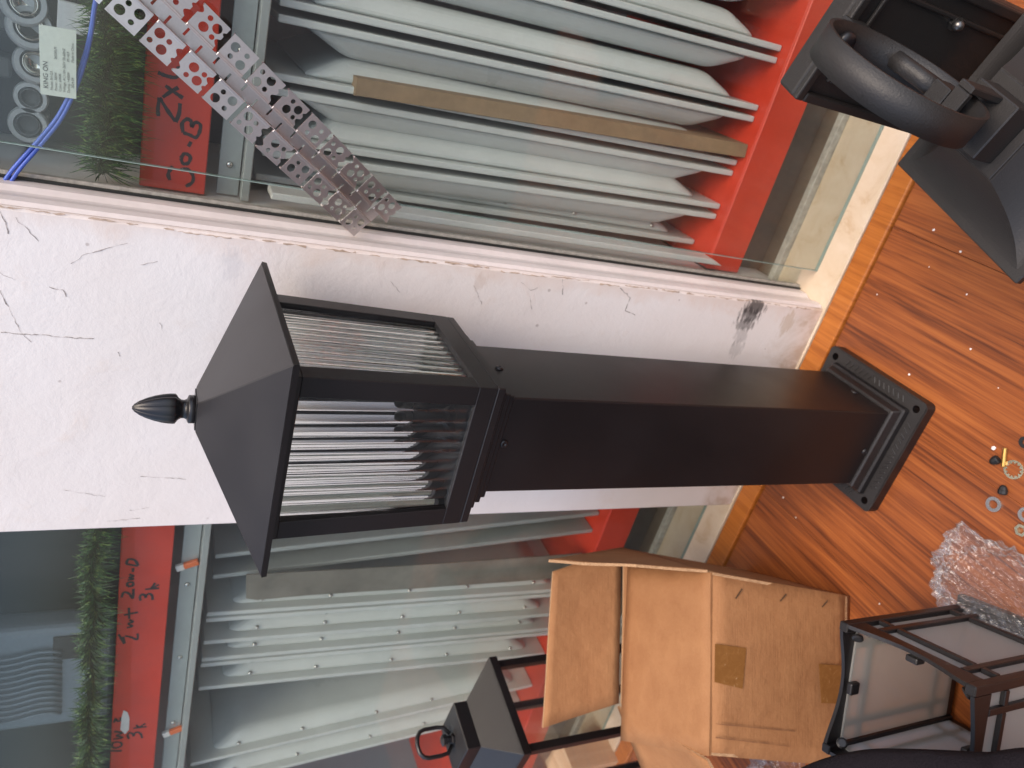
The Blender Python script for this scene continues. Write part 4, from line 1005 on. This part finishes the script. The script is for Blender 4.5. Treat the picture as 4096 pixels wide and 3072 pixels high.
c = fl_pt(815, 1300); bm = B(); lathe(bm, [(.0065, 0), (.0065, .0052), (.0035, .0052), (.0035, 0), (.0065, 0)], c + V((0, 0, .0004)), (0, 0, 1), 6, caps=False)
tag(obj('hex_nut', bm, 'yellow_zinc', loc=c), 'bright hex nut at the edge of the scattered fixings', 'nut', GH)
rnd = random.Random(3)
crumbs = [(4037 - 0, 1793, .0024)] + [(3737, 920, .0016), (3844, 1007, .0014), (3869, 1178, .0012), (3885, 1396, .0013), (3639, 1498, .0015), (3135, 1990, .0014), (3185, 2070, .0010), (3520, 2415, .0010), (3510, 1178, .0009), (3995, 1552, .0008), (3718, 1068, .0008)]
crumbs[0] = (*hz(497, 395), .0026)
for i, (px, py, r) in enumerate(crumbs):
    c = atz(0, px, py); bm = B(); bmesh.ops.create_icosphere(bm, subdivisions=1, radius=r)
    for v in bm.verts: v.co = c + V((v.co.x * rnd.uniform(.7, 1.2), v.co.y * rnd.uniform(.7, 1.2), (v.co.z + r) * .7 + .0002))
    tag(obj('foam_crumb', bm, 'foam', loc=c), 'tiny white foam crumb on the wooden floor', 'crumb', 'foam crumbs on the floor')

# ================================================================== PLASTIC BAGS and CLOTH
from mathutils import noise as mn
def bag(label, c, rx, ry, h, seed, keep=None):
    bm = B(); NU, NV = 90, 46; vv = []
    for j in range(NV + 1):
        th_ = math.pi / 2 * j / NV; row = []
        for i in range(NU):
            a = 2 * math.pi * i / NU; d = V((math.cos(a) * math.cos(th_), math.sin(a) * math.cos(th_), math.sin(th_)))
            q = d * 3.1 + V((seed * 9.1, 0, 0)); k = 1 + .30 * mn.noise(q) + .22 * abs(mn.noise(q * 2.3)) + .16 * abs(mn.noise(q * 5.1)) + .10 * abs(mn.noise(q * 11))
            p = V((d.x * rx * k, d.y * ry * k, max(0.0006, d.z * h * k)))
            row.append(bm.verts.new(V(c) + p))
        vv.append(row)
    for a, b in zip(vv, vv[1:]):
        for i in range(NU): bm.faces.new((a[i], a[(i + 1) % NU], b[(i + 1) % NU], b[i]))
    return tag(obj('plastic_bag', bm, 'plastic_film', loc=c), label, 'plastic bag')
pb = atz(0.0, 3960, 2420)
bag('crumpled clear plastic bag lying beside the frosted lantern', (LA.x + .030, LA.y - .012, 0), .046, .058, .030, 1)
pi = LO + e1 * S * .55 + e2 * S * .45
bag('crumpled clear plastic film lying inside the frosted lantern frame', (pi.x, pi.y, 0), .036, .036, .022, 2)
pc = atz(0.0, 3150, 3140); bag('crumpled clear plastic bag in front of the carton corner', (pc.x, pc.y - .01, 0), .05, .05, .05, 3)

# dark cloth at the near edge, falling to the floor outside the picture
sil = [(3020, 3150, .62), (3120, 3090, .60), (3240, 3036, .575), (3360, 3004, .555), (3480, 2990, .54), (3640, 2994, .525), (3800, 3002, .51), (3920, 3005, .50), (4000, 2994, .49), (4120, 2982, .48), (4260, 2975, .47)]
bm = B(); rows = []
away = (RT * -1.0)          # the cloth hangs away to the left of the upright view
for (px, py, d) in smooth_path([V(s) for s in sil], 5):
    p = atd(d, px, py + 22); row = []
    for k in range(24):
        s = k / 23
        q = p + V((-.30, -.13, 0)) * (s * .75) + V((0, 0, .004 * math.sin(min(1, s * 3) * math.pi * .5) - max(0.0, s - .12) ** 1.3 * .62))
        q += V((0, 0, 1)) * .0035 * mn.noise(q * 28) + V((1, 0, 0)) * .003 * mn.noise(q * 60 + V((5, 0, 0)))
        q.z = max(q.z, .001); row.append(q)
    # turn the near edge under
    row = [p + V((-.012, -.008, -.060)), p + V((-.002, -.001, -.030)), p + V((.001, .001, -.010))] + row
    rows.append([bm.verts.new(q) for q in row])
for a, b in zip(rows, rows[1:]):
    for i in range(len(a) - 1): bm.faces.new((a[i], a[i + 1], b[i + 1], b[i]))
bmesh.ops.recalc_face_normals(bm, faces=bm.faces)
ex = bmesh.ops.solidify(bm, geom=list(bm.faces), thickness=.002)
tag(obj('draped_cloth', bm, 'black_cloth', loc=(-.25, -.45, .001), smooth=True), 'soft black cloth draped beside the frosted lantern frame', 'cloth')
